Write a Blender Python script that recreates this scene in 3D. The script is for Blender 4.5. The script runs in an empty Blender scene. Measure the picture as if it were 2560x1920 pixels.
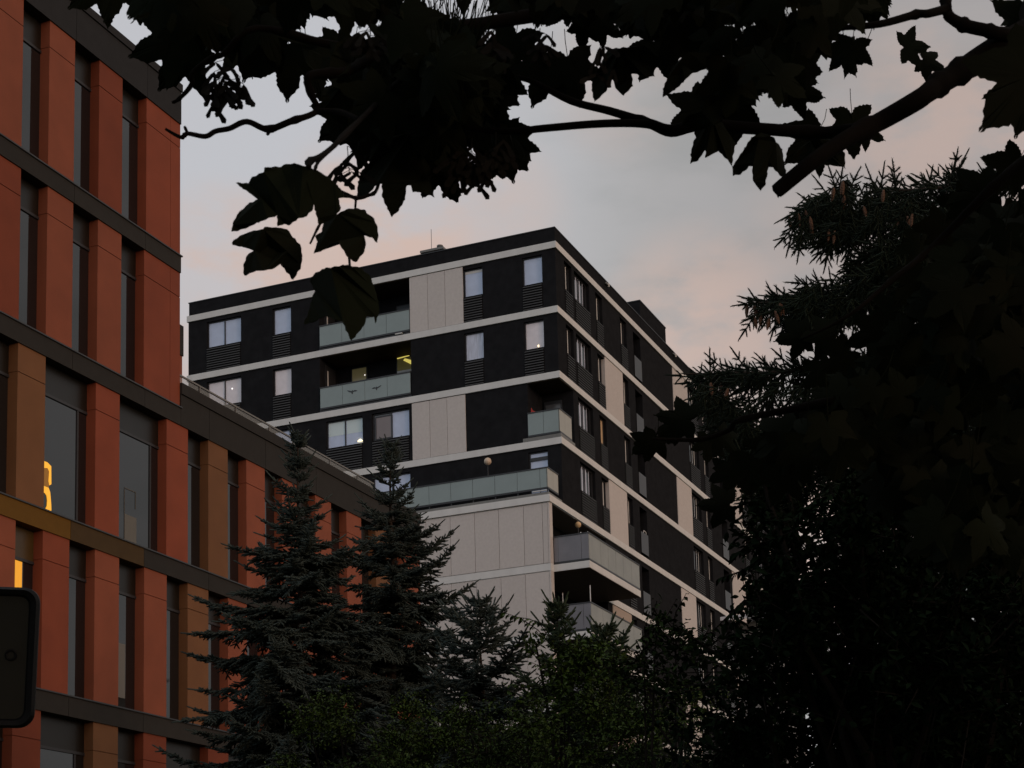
import bpy, math, random
import numpy as np
from mathutils import Vector, Matrix
S = bpy.context.scene
COL = S.collection
R = math.radians
# ---------------------------------------------------------------- camera
YAW, PITCH, ROLL = R(20.01158814), R(7.89943764), R(-2.1405067)
FPX, CX, CY = 4094.54, 1609.137, 1890.926          # focal length and principal point on the 2560 x 1920 frame
CAM = np.array([0.0, 0.0, 1.6])
cyw, syw, cp, sp, cr, sr = math.cos(YAW), math.sin(YAW), math.cos(PITCH), math.sin(PITCH), math.cos(ROLL), math.sin(ROLL)
F_ = np.array([cyw*cp, syw*cp, sp]); R0 = np.array([syw, -cyw, 0.0]); U0 = np.cross(R0, F_)
RT = cr*R0 + sr*U0; UP = -sr*R0 + cr*U0
cam = bpy.data.cameras.new('camera'); camo = bpy.data.objects.new('camera', cam); COL.objects.link(camo)
camo.matrix_world = Matrix(((RT[0], UP[0], -F_[0], CAM[0]), (RT[1], UP[1], -F_[1], CAM[1]), (RT[2], UP[2], -F_[2], CAM[2]), (0, 0, 0, 1)))
cam.sensor_fit = 'HORIZONTAL'; cam.sensor_width = 36.0; cam.lens = FPX/2560*36.0
cam.shift_x = -(CX-1280)/2560; cam.shift_y = (CY-960)/2560
cam.clip_start = 0.05; cam.clip_end = 2000
cam.dof.use_dof = True; cam.dof.focus_distance = 60.0; cam.dof.aperture_fstop = 32.0
S.camera = camo
def ray(x, y):
    d = RT*((x-CX)/FPX) - UP*((y-CY)/FPX) + F_
    return d
def at(x, y, dist):
    """point seen in direction (x, y) at a true distance from where the photographer stands"""
    d = ray(x, y); return CAM + d/np.linalg.norm(d)*dist
# ---------------------------------------------------------------- render, view
S.view_settings.view_transform = 'Standard'; S.view_settings.look = 'None'
S.view_settings.exposure = 0.0; S.view_settings.gamma = 1.0; S.view_settings.use_curve_mapping = False
S.render.engine = 'CYCLES'; S.cycles.use_denoising = True
S.cycles.max_bounces = 6; S.cycles.diffuse_bounces = 3; S.cycles.glossy_bounces = 3; S.cycles.transparent_max_bounces = 12
# ---------------------------------------------------------------- node helpers
def nn(nt, t, **kw):
    n = nt.nodes.new(t)
    for k, v in kw.items():
        if k.startswith('i_'):
            k2 = k[2:]; n.inputs[int(k2) if k2.isdigit() else k2.replace('_', ' ')].default_value = v
        else: setattr(n, k, v)
    return n
# ---------------------------------------------------------------- sky: dusk cloud deck over a low-sun sky
SUN_AZ, SUN_EL = R(-112), R(7)                       # direction the sun stands in (from +X towards +Y), low behind right
W = bpy.data.worlds.new('World'); S.world = W; W.use_nodes = True
nt = W.node_tree; nt.nodes.clear(); L = nt.links.new
out = nn(nt, 'ShaderNodeOutputWorld'); bg = nn(nt, 'ShaderNodeBackground'); bg.inputs['Strength'].default_value = 1.0
L(bg.outputs[0], out.inputs[0])
sky = nn(nt, 'ShaderNodeTexSky', sky_type='NISHITA', sun_disc=False, sun_elevation=SUN_EL, sun_rotation=math.pi/2-SUN_AZ)
skm = nn(nt, 'ShaderNodeVectorMath', operation='SCALE'); skm.inputs['Scale'].default_value = 0.06; L(sky.outputs[0], skm.inputs[0])
tc = nn(nt, 'ShaderNodeTexCoord'); DIR = tc.outputs['Generated']
def vdot(v, lo, hi):
    """smooth patch of sky around direction v: 1 inside cos>=hi, 0 at cos<=lo"""
    d = nn(nt, 'ShaderNodeVectorMath', operation='DOT_PRODUCT'); L(DIR, d.inputs[0]); d.inputs[1].default_value = tuple(np.array(v)/np.linalg.norm(v))
    m = nn(nt, 'ShaderNodeMapRange', interpolation_type='SMOOTHSTEP'); L(d.outputs['Value'], m.inputs[0])
    m.inputs[1].default_value = lo; m.inputs[2].default_value = hi
    return m.outputs[0]
def math2(op, a, b):
    m = nn(nt, 'ShaderNodeMath', operation=op)
    for i, v in enumerate((a, b)):
        if isinstance(v, (int, float)): m.inputs[i].default_value = v
        else: L(v, m.inputs[i])
    return m.outputs[0]
def mixc(f, a, b):
    m = nn(nt, 'ShaderNodeMix', data_type='RGBA')
    if isinstance(f, (int, float)): m.inputs[0].default_value = f
    else: L(f, m.inputs[0])
    for i, v in ((6, a), (7, b)):
        if isinstance(v, tuple): m.inputs[i].default_value = (*v, 1)
        else: L(v, m.inputs[i])
    return m.outputs[2]
def noise(scale, detail, rough, stretch=(1, 1, 3.0), off=0.0):
    mp = nn(nt, 'ShaderNodeMapping'); L(DIR, mp.inputs[0]); mp.inputs['Scale'].default_value = stretch; mp.inputs['Location'].default_value = (off, off, 0)
    t = nn(nt, 'ShaderNodeTexNoise'); L(mp.outputs[0], t.inputs['Vector']); t.inputs['Scale'].default_value = scale
    t.inputs['Detail'].default_value = detail; t.inputs['Roughness'].default_value = rough
    return t.outputs['Fac']
def rng_(v, lo, hi):
    m = nn(nt, 'ShaderNodeMapRange', interpolation_type='SMOOTHSTEP'); L(v, m.inputs[0]); m.inputs[1].default_value = lo; m.inputs[2].default_value = hi
    return m.outputs[0]
base = mixc(rng_(noise(9.0, 5, .55), .36, .64), (.395, .398, .398), (.455, .448, .45))
base = mixc(math2('MULTIPLY', vdot(ray(520, 260), math.cos(R(15)), math.cos(R(1))), .95), base, (.565, .57, .605))
patch = None
for (x, y, r, s) in ((560, 690, 3.4, .85), (960, 600, 4.2, .95), (1200, 540, 3.4, .45), (1770, 860, 4.6, .85), (2440, 420, 6.5, .85), (460, 800, 3.2, .7), (2000, 1300, 6.0, 1.1), (760, 690, 3.4, .9), (2080, 700, 4.5, .40), (1560, 200, 3.0, .3)):
    v = math2('MULTIPLY', vdot(ray(x, y), math.cos(R(r)), math.cos(R(r*.1))), s)
    patch = v if patch is None else math2('MAXIMUM', patch, v)
wisp = rng_(noise(15.0, 6, .55, (1, 1, 2.2), 3.3), .36, .60)
patch = math2('MULTIPLY', patch, math2('ADD', math2('MULTIPLY', wisp, .78), .25))
base = mixc(patch, base, (.66, .50, .435))
base = mixc(math2('MULTIPLY', vdot(ray(2450, 350), math.cos(R(14)), math.cos(R(3))), .30), base, (.25, .22, .22))
back = vdot((-1, .25, .55), -.1, .8)                 # the brighter cool half of the sky behind the photographer
base = mixc(back, base, (.52, .565, .62))
warm = vdot((-.25, -1, .12), .45, .98)               # last light of sunset, low to the right
base = mixc(math2('MULTIPLY', warm, .8), base, (1.05, .72, .54))
fin = mixc(.93, skm.outputs[0], base)
L(fin, bg.inputs['Color'])
sun = bpy.data.lights.new('sun', 'SUN'); sun.energy = 0.5; sun.angle = R(12); sun.color = (1.0, .66, .48)
suno = bpy.data.objects.new('sun', sun); COL.objects.link(suno)
sd = Vector((math.cos(SUN_AZ)*math.cos(SUN_EL), math.sin(SUN_AZ)*math.cos(SUN_EL), math.sin(SUN_EL)))
suno.rotation_euler = sd.to_track_quat('Z', 'Y').to_euler(); suno.location = (0, -40, 60)
# ---------------------------------------------------------------- materials
MATS = {}
def mat(name, col, rough=.7, spec=.35, var=.0, vscale=6.0, bump=0.0, bscale=60.0, emit=None, estr=1.0, metal=0.0, ior=None, alt=None, streak=False, trans=None, orand=0.0):
    if name in MATS: return MATS[name]
    m = bpy.data.materials.new(name); m.use_nodes = True; t = m.node_tree; b = t.nodes['Principled BSDF']
    b.inputs['Base Color'].default_value = (*col, 1); b.inputs['Roughness'].default_value = rough
    b.inputs['Specular IOR Level'].default_value = spec; b.inputs['Metallic'].default_value = metal
    if ior: b.inputs['IOR'].default_value = ior
    if var > 0:
        g = t.nodes.new('ShaderNodeTexCoord'); n = t.nodes.new('ShaderNodeTexNoise'); n.inputs['Scale'].default_value = vscale; n.inputs['Detail'].default_value = 6
        mp = t.nodes.new('ShaderNodeMapping'); t.links.new(g.outputs['Object'], mp.inputs[0])
        if streak: mp.inputs['Scale'].default_value = (1, 1, .12)
        t.links.new(mp.outputs[0], n.inputs['Vector'])
        r = t.nodes.new('ShaderNodeMapRange'); t.links.new(n.outputs['Fac'], r.inputs[0]); r.inputs[1].default_value = .3; r.inputs[2].default_value = .7
        mx = t.nodes.new('ShaderNodeMix'); mx.data_type = 'RGBA'; t.links.new(r.outputs[0], mx.inputs[0])
        a2 = alt or tuple(min(1, c*(1+var)) for c in col); a1 = tuple(c*(1-var) for c in col) if alt is None else col
        mx.inputs[6].default_value = (*a1, 1); mx.inputs[7].default_value = (*a2, 1)
        t.links.new(mx.outputs[2], b.inputs['Base Color'])
    if bump > 0:
        g = t.nodes.new('ShaderNodeTexCoord'); n = t.nodes.new('ShaderNodeTexNoise'); n.inputs['Scale'].default_value = bscale; n.inputs['Detail'].default_value = 3
        t.links.new(g.outputs['Object'], n.inputs['Vector']); bp = t.nodes.new('ShaderNodeBump'); bp.inputs['Strength'].default_value = bump; bp.inputs['Distance'].default_value = .01
        t.links.new(n.outputs['Fac'], bp.inputs['Height']); t.links.new(bp.outputs[0], b.inputs['Normal'])
    if orand > 0:   # every panel of the batch a touch lighter or darker than its neighbour
        oi = t.nodes.new('ShaderNodeObjectInfo'); mr = t.nodes.new('ShaderNodeMapRange'); t.links.new(oi.outputs['Random'], mr.inputs[0]); mr.inputs[3].default_value = 1-orand; mr.inputs[4].default_value = 1+orand
        hs = t.nodes.new('ShaderNodeHueSaturation'); t.links.new(mr.outputs[0], hs.inputs['Value']); src = b.inputs['Base Color'].links[0].from_socket if b.inputs['Base Color'].links else None
        if src: t.links.new(src, hs.inputs['Color'])
        else: hs.inputs['Color'].default_value = (*col, 1)
        t.links.new(hs.outputs[0], b.inputs['Base Color'])
    if emit:
        b.inputs['Emission Color'].default_value = (*emit, 1); b.inputs['Emission Strength'].default_value = estr
    if trans: # clear pane: mostly see-through with a reflection
        b.inputs['Alpha'].default_value = trans
    MATS[name] = m; return m
black_r = mat('black_render', (.0150, .0158, .0178), .95, .04, .18, 3.0, .25, 120)
brown_r = mat('soffit_board', (.055, .040, .030), .8, .2, .1)
white_c = mat('white_concrete', (.64, .652, .642), .75, .3, .05, 2.5, .1, 90, streak=True)
white_p = mat('pale_cladding', (.545, .515, .492), .7, .3, .045, 9.0, .15, 70, orand=.03)
dark_m = mat('dark_metal', (.022, .023, .026), .45, .5)
grey_m = mat('grey_metal', (.16, .16, .15), .5, .5, .1)
louv_m = mat('louvre_metal', (.042, .042, .041), .5, .4)
louv_b = mat('louvre_backing', (.006, .006, .007), .9, .1)
frost = mat('frosted_glass', (.24, .30, .30), .22, .5, .05, 1.5)
blind = mat('curtain_behind_glass', (.50, .59, .78), .12, .6, .05, 3.0)
blind2 = mat('white_curtain_behind_glass', (.78, .74, .78), .12, .6, .06, 3.0)
blind3 = mat('open_sash_glass', (.20, .17, .17), .1, .6, .05, 2.0)
curt = mat('pleated_curtain', (.54, .59, .72), .2, .5, .18, 14.0, streak=True)
dglass = mat('dark_glass', (.010, .011, .012), .04, .5, ior=1.75)
dglass2 = mat('dim_room_glass', (.05, .05, .05), .06, .5, ior=1.7)
lamp_w = mat('warm_lamp', (.9, .7, .4), .5, emit=(1, .78, .45), estr=2.2)
lamp_y = mat('yellow_tube_lamp', (.8, .7, .2), .5, emit=(1, .82, .18), estr=.55)
lamp_c = mat('white_lamp', (.9, .9, .9), .5, emit=(1, .93, .88), estr=1.1)
lit_o = mat('lit_amber_blind', (.6, .3, .05), .6, emit=(1.0, .42, .03), estr=.62)
globe = mat('globe_lamp_shade', (.62, .50, .38), .4, .4)
OR = {'r': mat('terracotta_panel', (.222, .053, .024), .75, .25, .09, 1.6, .2, 160, orand=.07),
      'o': mat('orange_panel', (.235, .067, .033), .75, .25, .09, 1.6, .2, 160, orand=.07),
      'd': mat('rust_red_panel', (.180, .042, .018), .75, .25, .09, 1.6, .2, 160, orand=.07),
      'y': mat('ochre_panel', (.165, .074, .030), .75, .25, .09, 1.6, .2, 160, orand=.07)}
band_m = mat('bronze_grey_band', (.028, .0262, .0235), .75, .15, .08, 4.0, orand=.06)
band_t = mat('anthracite_band', (.023, .0235, .0248), .75, .15, .08, 4.0)
band_g = mat('golden_band', (.130, .066, .010), .7, .12, .08, 4.0)
band_b = mat('brown_band', (.060, .037, .014), .7, .15, .08, 4.0)
spand = mat('spandrel_panel', (.010, .0085, .006), .35, .4, .1, 3.0)
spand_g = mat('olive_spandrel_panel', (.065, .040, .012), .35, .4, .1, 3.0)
core_m = mat('dark_substructure', (.02, .02, .02), .9, .1)
clear_g = mat('clear_rail_glass', (.35, .37, .36), .05, .5, trans=.28)
roof_m = mat('roof_gravel', (.12, .12, .12), .9, .2, .2, 20)
# ---------------------------------------------------------------- mesh helpers
class MB:
    def __init__(s): s.v = []; s.f = []
    def quad(s, a, b, c, d):
        n = len(s.v); s.v += [tuple(a), tuple(b), tuple(c), tuple(d)]; s.f.append((n, n+1, n+2, n+3))
    def poly(s, pts):
        n = len(s.v); s.v += [tuple(p) for p in pts]; s.f.append(tuple(range(n, n+len(pts))))
    def hexa(s, p):
        n = len(s.v); s.v += [tuple(q) for q in p]
        s.f += [tuple(n+i for i in q) for q in ((0, 3, 2, 1), (4, 5, 6, 7), (0, 1, 5, 4), (1, 2, 6, 5), (2, 3, 7, 6), (3, 0, 4, 7))]
    def tube(s, pts, rad, k=8, cap=True):
        pts = [Vector(p) for p in pts]; n0 = len(s.v); rads = rad if isinstance(rad, (list, tuple, np.ndarray)) else [rad]*len(pts)
        ref = Vector((0.13, .31, .94)).normalized()
        for i, p in enumerate(pts):
            d = (pts[min(i+1, len(pts)-1)]-pts[max(i-1, 0)]).normalized()
            a = d.cross(ref)
            if a.length < 1e-3: a = d.cross(Vector((1, 0, 0)))
            a.normalize(); b = d.cross(a)
            for j in range(k):
                t = 2*math.pi*j/k; s.v.append(tuple(p+(a*math.cos(t)+b*math.sin(t))*rads[i]))
        for i in range(len(pts)-1):
            for j in range(k):
                j2 = (j+1) % k; s.f.append((n0+i*k+j, n0+i*k+j2, n0+(i+1)*k+j2, n0+(i+1)*k+j))
        if cap:
            s.f.append(tuple(n0+j for j in range(k))); s.f.append(tuple(n0+(len(pts)-1)*k+j for j in range(k)))
    def build(s, name, m, parent=None, smooth=False):
        me = bpy.data.meshes.new(name); me.from_pydata(s.v, [], s.f); me.update()
        if smooth: me.polygons.foreach_set('use_smooth', [True]*len(me.polygons))
        me.materials.append(m); o = bpy.data.objects.new(name, me); COL.objects.link(o)
        if parent is not None: o.parent = parent; o.matrix_parent_inverse = Matrix.Translation(-Vector(parent.location)) if parent.type == 'EMPTY' else Matrix()
        return o
def thing(name, label, cat, loc=(0, 0, 0), group=None):
    o = bpy.data.objects.new(name, None); COL.objects.link(o); o.location = loc; o.empty_display_size = .2
    o['label'] = label; o['category'] = cat
    if group: o['group'] = group
    return o
def tag(o, label, cat, group=None):
    o['label'] = label; o['category'] = cat
    if group: o['group'] = group
    return o
def kind(o, k): o['kind'] = k; return o
class Fr:
    """facade frame: u along the wall, w outwards, z up"""
    def __init__(s, O, U, Wv): s.O = np.array(O, float); s.U = np.array(U, float); s.W = np.array(Wv, float)
    def P(s, u, w, z): return s.O + s.U*u + s.W*w + np.array((0, 0, z))
def box(mb, fr, u0, u1, w0, w1, z0, z1):
    P = fr.P
    mb.hexa([P(u0, w0, z0), P(u1, w0, z0), P(u1, w1, z0), P(u0, w1, z0), P(u0, w0, z1), P(u1, w0, z1), P(u1, w1, z1), P(u0, w1, z1)])
def B1(fr, *a):
    m = MB(); box(m, fr, *a); return m
def wall(mb, fr, u0, u1, z0, z1, ops, w=0.0):
    """wall sheet with real openings; ops = (u0, u1, z0, z1, depth) gets reveals of that depth"""
    us = sorted({u0, u1} | {min(max(x, u0), u1) for o in ops for x in o[:2]}); zs = sorted({z0, z1} | {min(max(x, z0), z1) for o in ops for x in o[2:4]})
    for a, b in zip(us[:-1], us[1:]):
        if b-a < 1e-4: continue
        for c, d in zip(zs[:-1], zs[1:]):
            if d-c < 1e-4: continue
            um, zm = (a+b)/2, (c+d)/2
            if any(o[0] < um < o[1] and o[2] < zm < o[3] for o in ops): continue
            mb.quad(fr.P(a, w, c), fr.P(b, w, c), fr.P(b, w, d), fr.P(a, w, d))
    for (a, b, c, d, dep) in ops:
        for (p, q) in (((a, c), (a, d)), ((b, c), (b, d)), ((a, c), (b, c)), ((a, d), (b, d))):
            mb.quad(fr.P(p[0], w, p[1]), fr.P(q[0], w, q[1]), fr.P(q[0], w-dep, q[1]), fr.P(p[0], w-dep, p[1]))
# ================================================================ ground
g = MB(); g.poly([(-900, -900, 0), (900, -900, 0), (900, 900, 0), (-900, 900, 0)])
kind(g.build('ground', mat('lawn_soil', (.035, .042, .020), .95, .1, .35, .6)), 'structure')
p = MB(); p.poly([(-60, -2.2, .004), (120, -2.2, .004), (120, 2.2, .004), (-60, 2.2, .004)])
kind(p.build('path', mat('asphalt_path', (.05, .05, .05), .9, .2, .15, 3)), 'structure')
# ================================================================ orange office building
AL = R(.83057283); D0 = 21.9033
tO = np.array([math.cos(AL), math.sin(AL), 0]); nO = np.array([-math.sin(AL), math.cos(AL), 0])
FO = Fr(nO*D0, tO, -nO)
off = thing('office_building', 'terracotta and ochre panelled office building with dark horizontal floor bands', 'building', tuple(FO.P(31, 0, 0)))
UL = 14.0                                            # left end, outside the picture
UT, UR = 31.08, 43.14                                # corner of the tall part, far end of the low part
REC = .24
# storeys: bottom (top of band below), top (bottom of band above), extent, pier list (u0, u1, colour)
left_piers = [(14.0, 14.9, 'o'), (15.8, 16.6, 'r'), (17.4, 18.2, 'd'), (19.0, 19.9, 'o'), (20.7, 21.55, 'r'), (22.4, 23.2, 'o')]
ST = [
 (18.98, 22.28, UT, left_piers+[(24.05, 25.65, 'o'), (26.46, 27.27, 'o'), (28.09, 28.90, 'd'), (29.78, 31.08, 'r')]),
 (15.27, 18.55, UT, left_piers+[(24.05, 25.65, 'd'), (26.46, 27.27, 'o'), (28.09, 28.90, 'o'), (29.72, 31.08, 'r')]),
 (11.59, 14.83, UR, left_piers+[(24.05, 24.85, 'r'), (25.65, 26.47, 'y'), (28.07, 28.88, 'r'), (30.58, 31.40, 'r'), (32.22, 33.03, 'y'), (33.84, 34.67, 'o'), (35.48, 36.30, 'o'), (37.12, 37.94, 'o'), (38.77, 39.59, 'o'), (40.42, 41.24, 'y'), (42.15, 43.14, 'o')]),
 (7.88, 11.15, UR, left_piers+[(24.05, 25.66, 'o'), (26.46, 27.27, 'r'), (28.09, 28.90, 'o'), (29.78, 30.60, 'o'), (31.40, 32.22, 'y'), (33.03, 33.84, 'o'), (34.67, 35.48, 'r'), (36.30, 37.12, 'o'), (37.94, 38.77, 'r'), (39.59, 40.42, 'o'), (41.24, 43.14, 'o')]),
 (4.20, 7.44, UR, left_piers+[(24.05, 24.60, 'y'), (25.66, 26.47, 'd'), (28.09, 28.90, 'y'), (29.78, 30.60, 'd'), (32.21, 33.03, 'd'), (34.67, 35.48, 'o'), (37.12, 37.94, 'r'), (39.59, 40.42, 'y'), (41.24, 43.14, 'd')]),
 (0.30, 3.76, UR, left_piers+[(24.05, 24.85, 'd'), (26.46, 27.27, 'd'), (28.90, 29.75, 'y'), (31.40, 32.22, 'd'), (33.84, 34.67, 'd'), (36.30, 37.12, 'd'), (38.77, 39.59, 'o'), (41.24, 43.14, 'd')]),
]
# cores (solid volumes set behind the recess plane)
c = MB(); box(c, FO, UL, UT-.13, -13.99, -REC-.06, 0, 22.9); box(c, FO, UT-.129, UR-.13, -13.99, -REC-.06, 0, 15.2); c.build('wall_core', core_m, off)
rf = MB(); box(rf, FO, UL+.1, UT-.3, -13.8, -.5, 22.9, 22.98); box(rf, FO, UT+.0, UR-.3, -13.8, -.5, 15.2, 15.3); rf.build('roof', roof_m, off)
# end walls facing away from the street front
bx = lambda name, fr, m, par, *a: B1(fr, *a).build(name, m, par)
bx('end_wall', FO, OR['r'], off, UT-.12, UT-.002, -14, -REC-.055, 15.3, 22.28); bx('end_wall', FO, OR['r'], off, UR-.12, UR-.002, -14, -REC-.055, 0, 14.83)
for si, (z0, z1, uend, piers) in enumerate(ST):
    wide = []
    # piers: two panels each, small open joint .6 m under the band, side returns to the glass
    for (a, b, k) in piers:
        zj = z1-.6; m = MB()
        dep = -REC-.05 if b < uend-.01 else -14.0 if False else -REC-.05
        box(m, FO, a, b, dep, 0, z0, zj-.009)
        if b-a > 1.1 and b > 30:   # corner panel with an extra vertical joint
            m = MB(); box(m, FO, a, b-.385, dep, 0, z0, zj-.009); box(m, FO, b-.375, b, dep, 0, z0, zj-.009)
            box(m, FO, a, b-.385, dep, 0, zj+.009, z1); box(m, FO, b-.375, b, dep, 0, zj+.009, z1)
        else: box(m, FO, a, b, dep, 0, zj+.009, z1)
        box(m, FO, a+.01, b-.01, dep, -.02, z0, z1-.002)
        m.build('facade_panel', OR[k], off)
    # glass strips between piers
    for (a, b) in zip(piers[:-1], piers[1:]):
        u0, u1 = a[1], b[0]
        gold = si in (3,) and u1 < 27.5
        lower = si >= 4
        wd = B1(FO, u0, u1, -REC-.05, -REC, z0, z1-.67).build('window', dglass, off)
        fm = MB(); box(fm, FO, u0, u1, -REC, -REC+.03, z1-.70, z1-.64)
        if u1-u0 > 1.2: box(fm, FO, u1-.32, u1-.27, -REC, -REC+.02, z0, z1-.70)
        fm.build('frame', dark_m, wd)
        bx('spandrel', FO, spand_g if gold else spand, wd, u0, u1, -REC-.05, -REC+.01, z1-.64, z1)
        if si == 3 and abs(u0-25.66) < .02:
            bx('lit_blind', FO, lit_o, wd, 25.80, 26.14, -REC+.001, -REC+.006, 9.62, z1-.71)
        if si == 2 and abs(u0-28.88) < .02:
            bx('cupboard', FO, mat('pale_cupboard', (.13, .13, .115), .6, .3), wd, 29.38, 29.80, -REC+.001, -REC+.012, z0, 12.3)
            f2 = MB()
            for q in ((29.37, 29.385, 12.3, 12.86), (29.76, 29.775, 12.5, 12.9), (29.37, 29.775, 12.88, 12.9)): box(f2, FO, q[0], q[1], -REC+.001, -REC+.01, q[2], q[3])
            f2.build('door_outline', mat('faint_trim', (.09, .085, .07), .6, .3), wd)
        if si == 3 and abs(u0-28.90) < .02:
            bx('roller_blind', FO, mat('grey_roller_blind', (.16, .16, .15), .6, .3), wd, u0+.1, 29.44, -REC+.001, -REC+.008, 8.16, 9.36)
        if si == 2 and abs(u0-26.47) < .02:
            # glowing plates on the glass imitate an amber reflection beside the ochre pier
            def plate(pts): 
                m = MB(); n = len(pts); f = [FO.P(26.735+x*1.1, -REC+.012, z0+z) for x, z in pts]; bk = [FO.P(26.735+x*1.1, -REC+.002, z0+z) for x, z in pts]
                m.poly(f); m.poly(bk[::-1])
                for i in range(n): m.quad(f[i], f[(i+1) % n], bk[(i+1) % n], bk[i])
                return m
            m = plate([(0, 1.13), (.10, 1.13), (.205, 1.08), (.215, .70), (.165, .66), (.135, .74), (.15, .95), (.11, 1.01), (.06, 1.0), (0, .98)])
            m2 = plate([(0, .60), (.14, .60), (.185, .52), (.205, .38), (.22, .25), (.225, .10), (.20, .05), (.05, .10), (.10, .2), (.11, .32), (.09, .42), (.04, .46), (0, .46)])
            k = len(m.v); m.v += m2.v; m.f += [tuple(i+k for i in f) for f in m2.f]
            bx('dim_amber_reflection', FO, mat('dim_amber_glow', (.3, .15, .03), .5, emit=(1.0, .42, .05), estr=.10), wd, 26.74, 26.90, -REC+.003, -REC+.008, z0+.60, z0+1.0)
            m.build('amber_reflection', mat('amber_glow', (.8, .5, .1), .5, emit=(1.0, .44, .02), estr=.68), wd)
# floor bands with joints every 2.46 m
def band(zb, zt, ue, m, seg=True, capw=.05):
    j = 27.27; cuts = [UL]; u = 14.97
    while u < ue-.3: cuts.append(u); u += 2.46
    cuts.append(ue)
    for a, b in zip(cuts[:-1], cuts[1:]):
        mm = m
        if abs(zb-11.15) < .01: mm = band_g if b < 27.4 else band_b if b < 29.9 else m  # leftmost segments of this band coloured golden, the next one brown
        o = MB(); box(o, FO, a+(.006 if a > UL else 0), b-(.006 if b < ue else 0), -REC-.05, .03, zb, zt-.03); o.build('floor_band', mm, off)
    bx('band_cap', FO, dark_m, off, UL, ue+.03, -REC-.05, .06, zt-.03, zt)
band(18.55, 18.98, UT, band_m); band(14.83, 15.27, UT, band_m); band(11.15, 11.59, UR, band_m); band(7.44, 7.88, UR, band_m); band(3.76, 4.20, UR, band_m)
bx('plinth', FO, band_m, off, UL, UR, -REC-.05, .02, 0, .30)
# parapets
for a, b in ((UL, 17.4), (17.412, 19.9), (19.912, 22.35), (22.362, 24.81), (24.822, 27.27), (27.282, 29.77), (29.782, UT)):
    bx('parapet', FO, band_t, off, a, b, -REC-.05, .03, 22.28, 23.09)
bx('parapet_coping', FO, band_t, off, UL, UT+.02, -.45, .06, 23.10, 23.29)
m = MB(); box(m, FO, UT-.02, UT+.01, -14, -REC-.051, 22.28, 23.09); m.build('parapet', band_t, off)
u = UT+.01
for b in (32.22, 34.67, 37.13, 39.61, 42.16, UR):
    bx('parapet', FO, band_m, off, u, b-.006, -REC-.05, .03, 14.83, 15.58); u = b+.006
bx('parapet_coping', FO, band_m, off, UT+.01, UR+.03, -.45, .06, 15.59, 15.86)
m = MB(); box(m, FO, UR-.02, UR+.01, -14, -REC-.051, 14.83, 15.86); m.build('parapet', band_m, off)
m = MB(); box(m, FO, 25.75, 26.22, .028, .034, 22.80, 22.92); m.build('vent_slot', dark_m, off)
# glass railing on the terrace of the low part
rl = MB(); box(rl, FO, UT+.05, 41.45, -.62, -.58, 16.42, 16.46); rail = rl.build('railing', grey_m, off)
u = UT+.1; i = 0
while u < 41.3:
    bx('railing_post', FO, grey_m, rail, u, u+.03, -.615, -.585, 15.3, 16.42)
    bx('rail_glass', FO, clear_g, rail, u+.05, min(u+1.50, 41.4), -.606, -.594, 15.62, 16.40)
    u += 1.55
# set-back rear wing seen past the tall corner
m = MB(); box(m, FO, UT+.02, 35.44, -13, -3.0, 15.3, 18.58); rw = m.build('rear_wing', OR['o'], off)
bx('parapet', FO, band_m, rw, UT+.02, 35.46, -13.01, -2.97, 18.585, 19.42)
# ================================================================ dark apartment building with white floor bands
XB, YB, XW = 63.512, 26.410, 61.977
LF = Fr((XB, 0, 0), (0, 1, 0), (-1, 0, 0))           # left (street) front, u = y
RF = Fr((0, YB, 0), (1, 0, 0), (0, -1, 0))           # right front, u = x
WF = Fr((XW, 0, 0), (0, 1, 0), (-1, 0, 0))           # white block front
apt = thing('apartment_building', 'black rendered apartment building with white floor bands and frosted glass balconies', 'building', (XB, YB, 0))
YE, XE = 45.66, 104.0
NF = 11
T = [34.30-3.0*k for k in range(NF+1)]               # top of band above each storey
BH = .30
def bz(k): return T[k]-BH
def window(fr, u0, u1, z0, z1, dep, panes, bm=blind, fw=.055, glass=None, label=None, louvre=None, hang=None):
    """one window: frame ring and mullions with a pane per sash (part > sub-parts)"""
    m = MB(); a, b = u0, u1
    box(m, fr, a, a+fw, -dep, -dep+.06, z0, z1); box(m, fr, b-fw, b, -dep, -dep+.06, z0, z1)
    box(m, fr, a+fw, b-fw, -dep, -dep+.06, z0, z0+fw); box(m, fr, a+fw, b-fw, -dep, -dep+.06, z1-fw, z1)
    w = (b-a-fw*(panes+1))/panes
    for i in range(1, panes): box(m, fr, a+i*(w+fw), a+i*(w+fw)+fw, -dep, -dep+.06, z0+fw, z1-fw)
    o = m.build('window', dark_m, apt)
    for i in range(panes):
        mm = (glass[i] if glass else bm); pa = a+fw+i*(w+fw)
        bx('pane', fr, mm, o, pa, pa+w, -dep-.01, -dep+.02, z0+fw, z1-fw)
    return o
def louvre(fr, u0, u1, z0, z1, w=0.0):
    o = bx('louvre_panel', fr, louv_b, apt, u0, u1, w-.03, w+.012, z0, z1)
    m = MB(); n = int((z1-z0)/.115); h = (z1-z0)/n
    for i in range(n): 
        za = z0+i*h+.022
        P = fr.P
        m.hexa([P(u0+.02, w+.012, za), P(u1-.02, w+.012, za), P(u1-.02, w+.045, za), P(u0+.02, w+.045, za), P(u0+.02, w+.012, za+.060), P(u1-.02, w+.012, za+.060), P(u1-.02, w+.040, za+.038), P(u0+.02, w+.040, za+.038)])
    m.build('slats', louv_m, o)
def cladding(fr, us, z0, z1):
    for i, (a, b) in enumerate(zip(us[:-1], us[1:])):
        bx('cladding_panel', fr, white_p, apt, a+(.008 if i else 0), b-(.008 if i < len(us)-2 else 0), -.02, .03, z0, z1)
    
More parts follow.
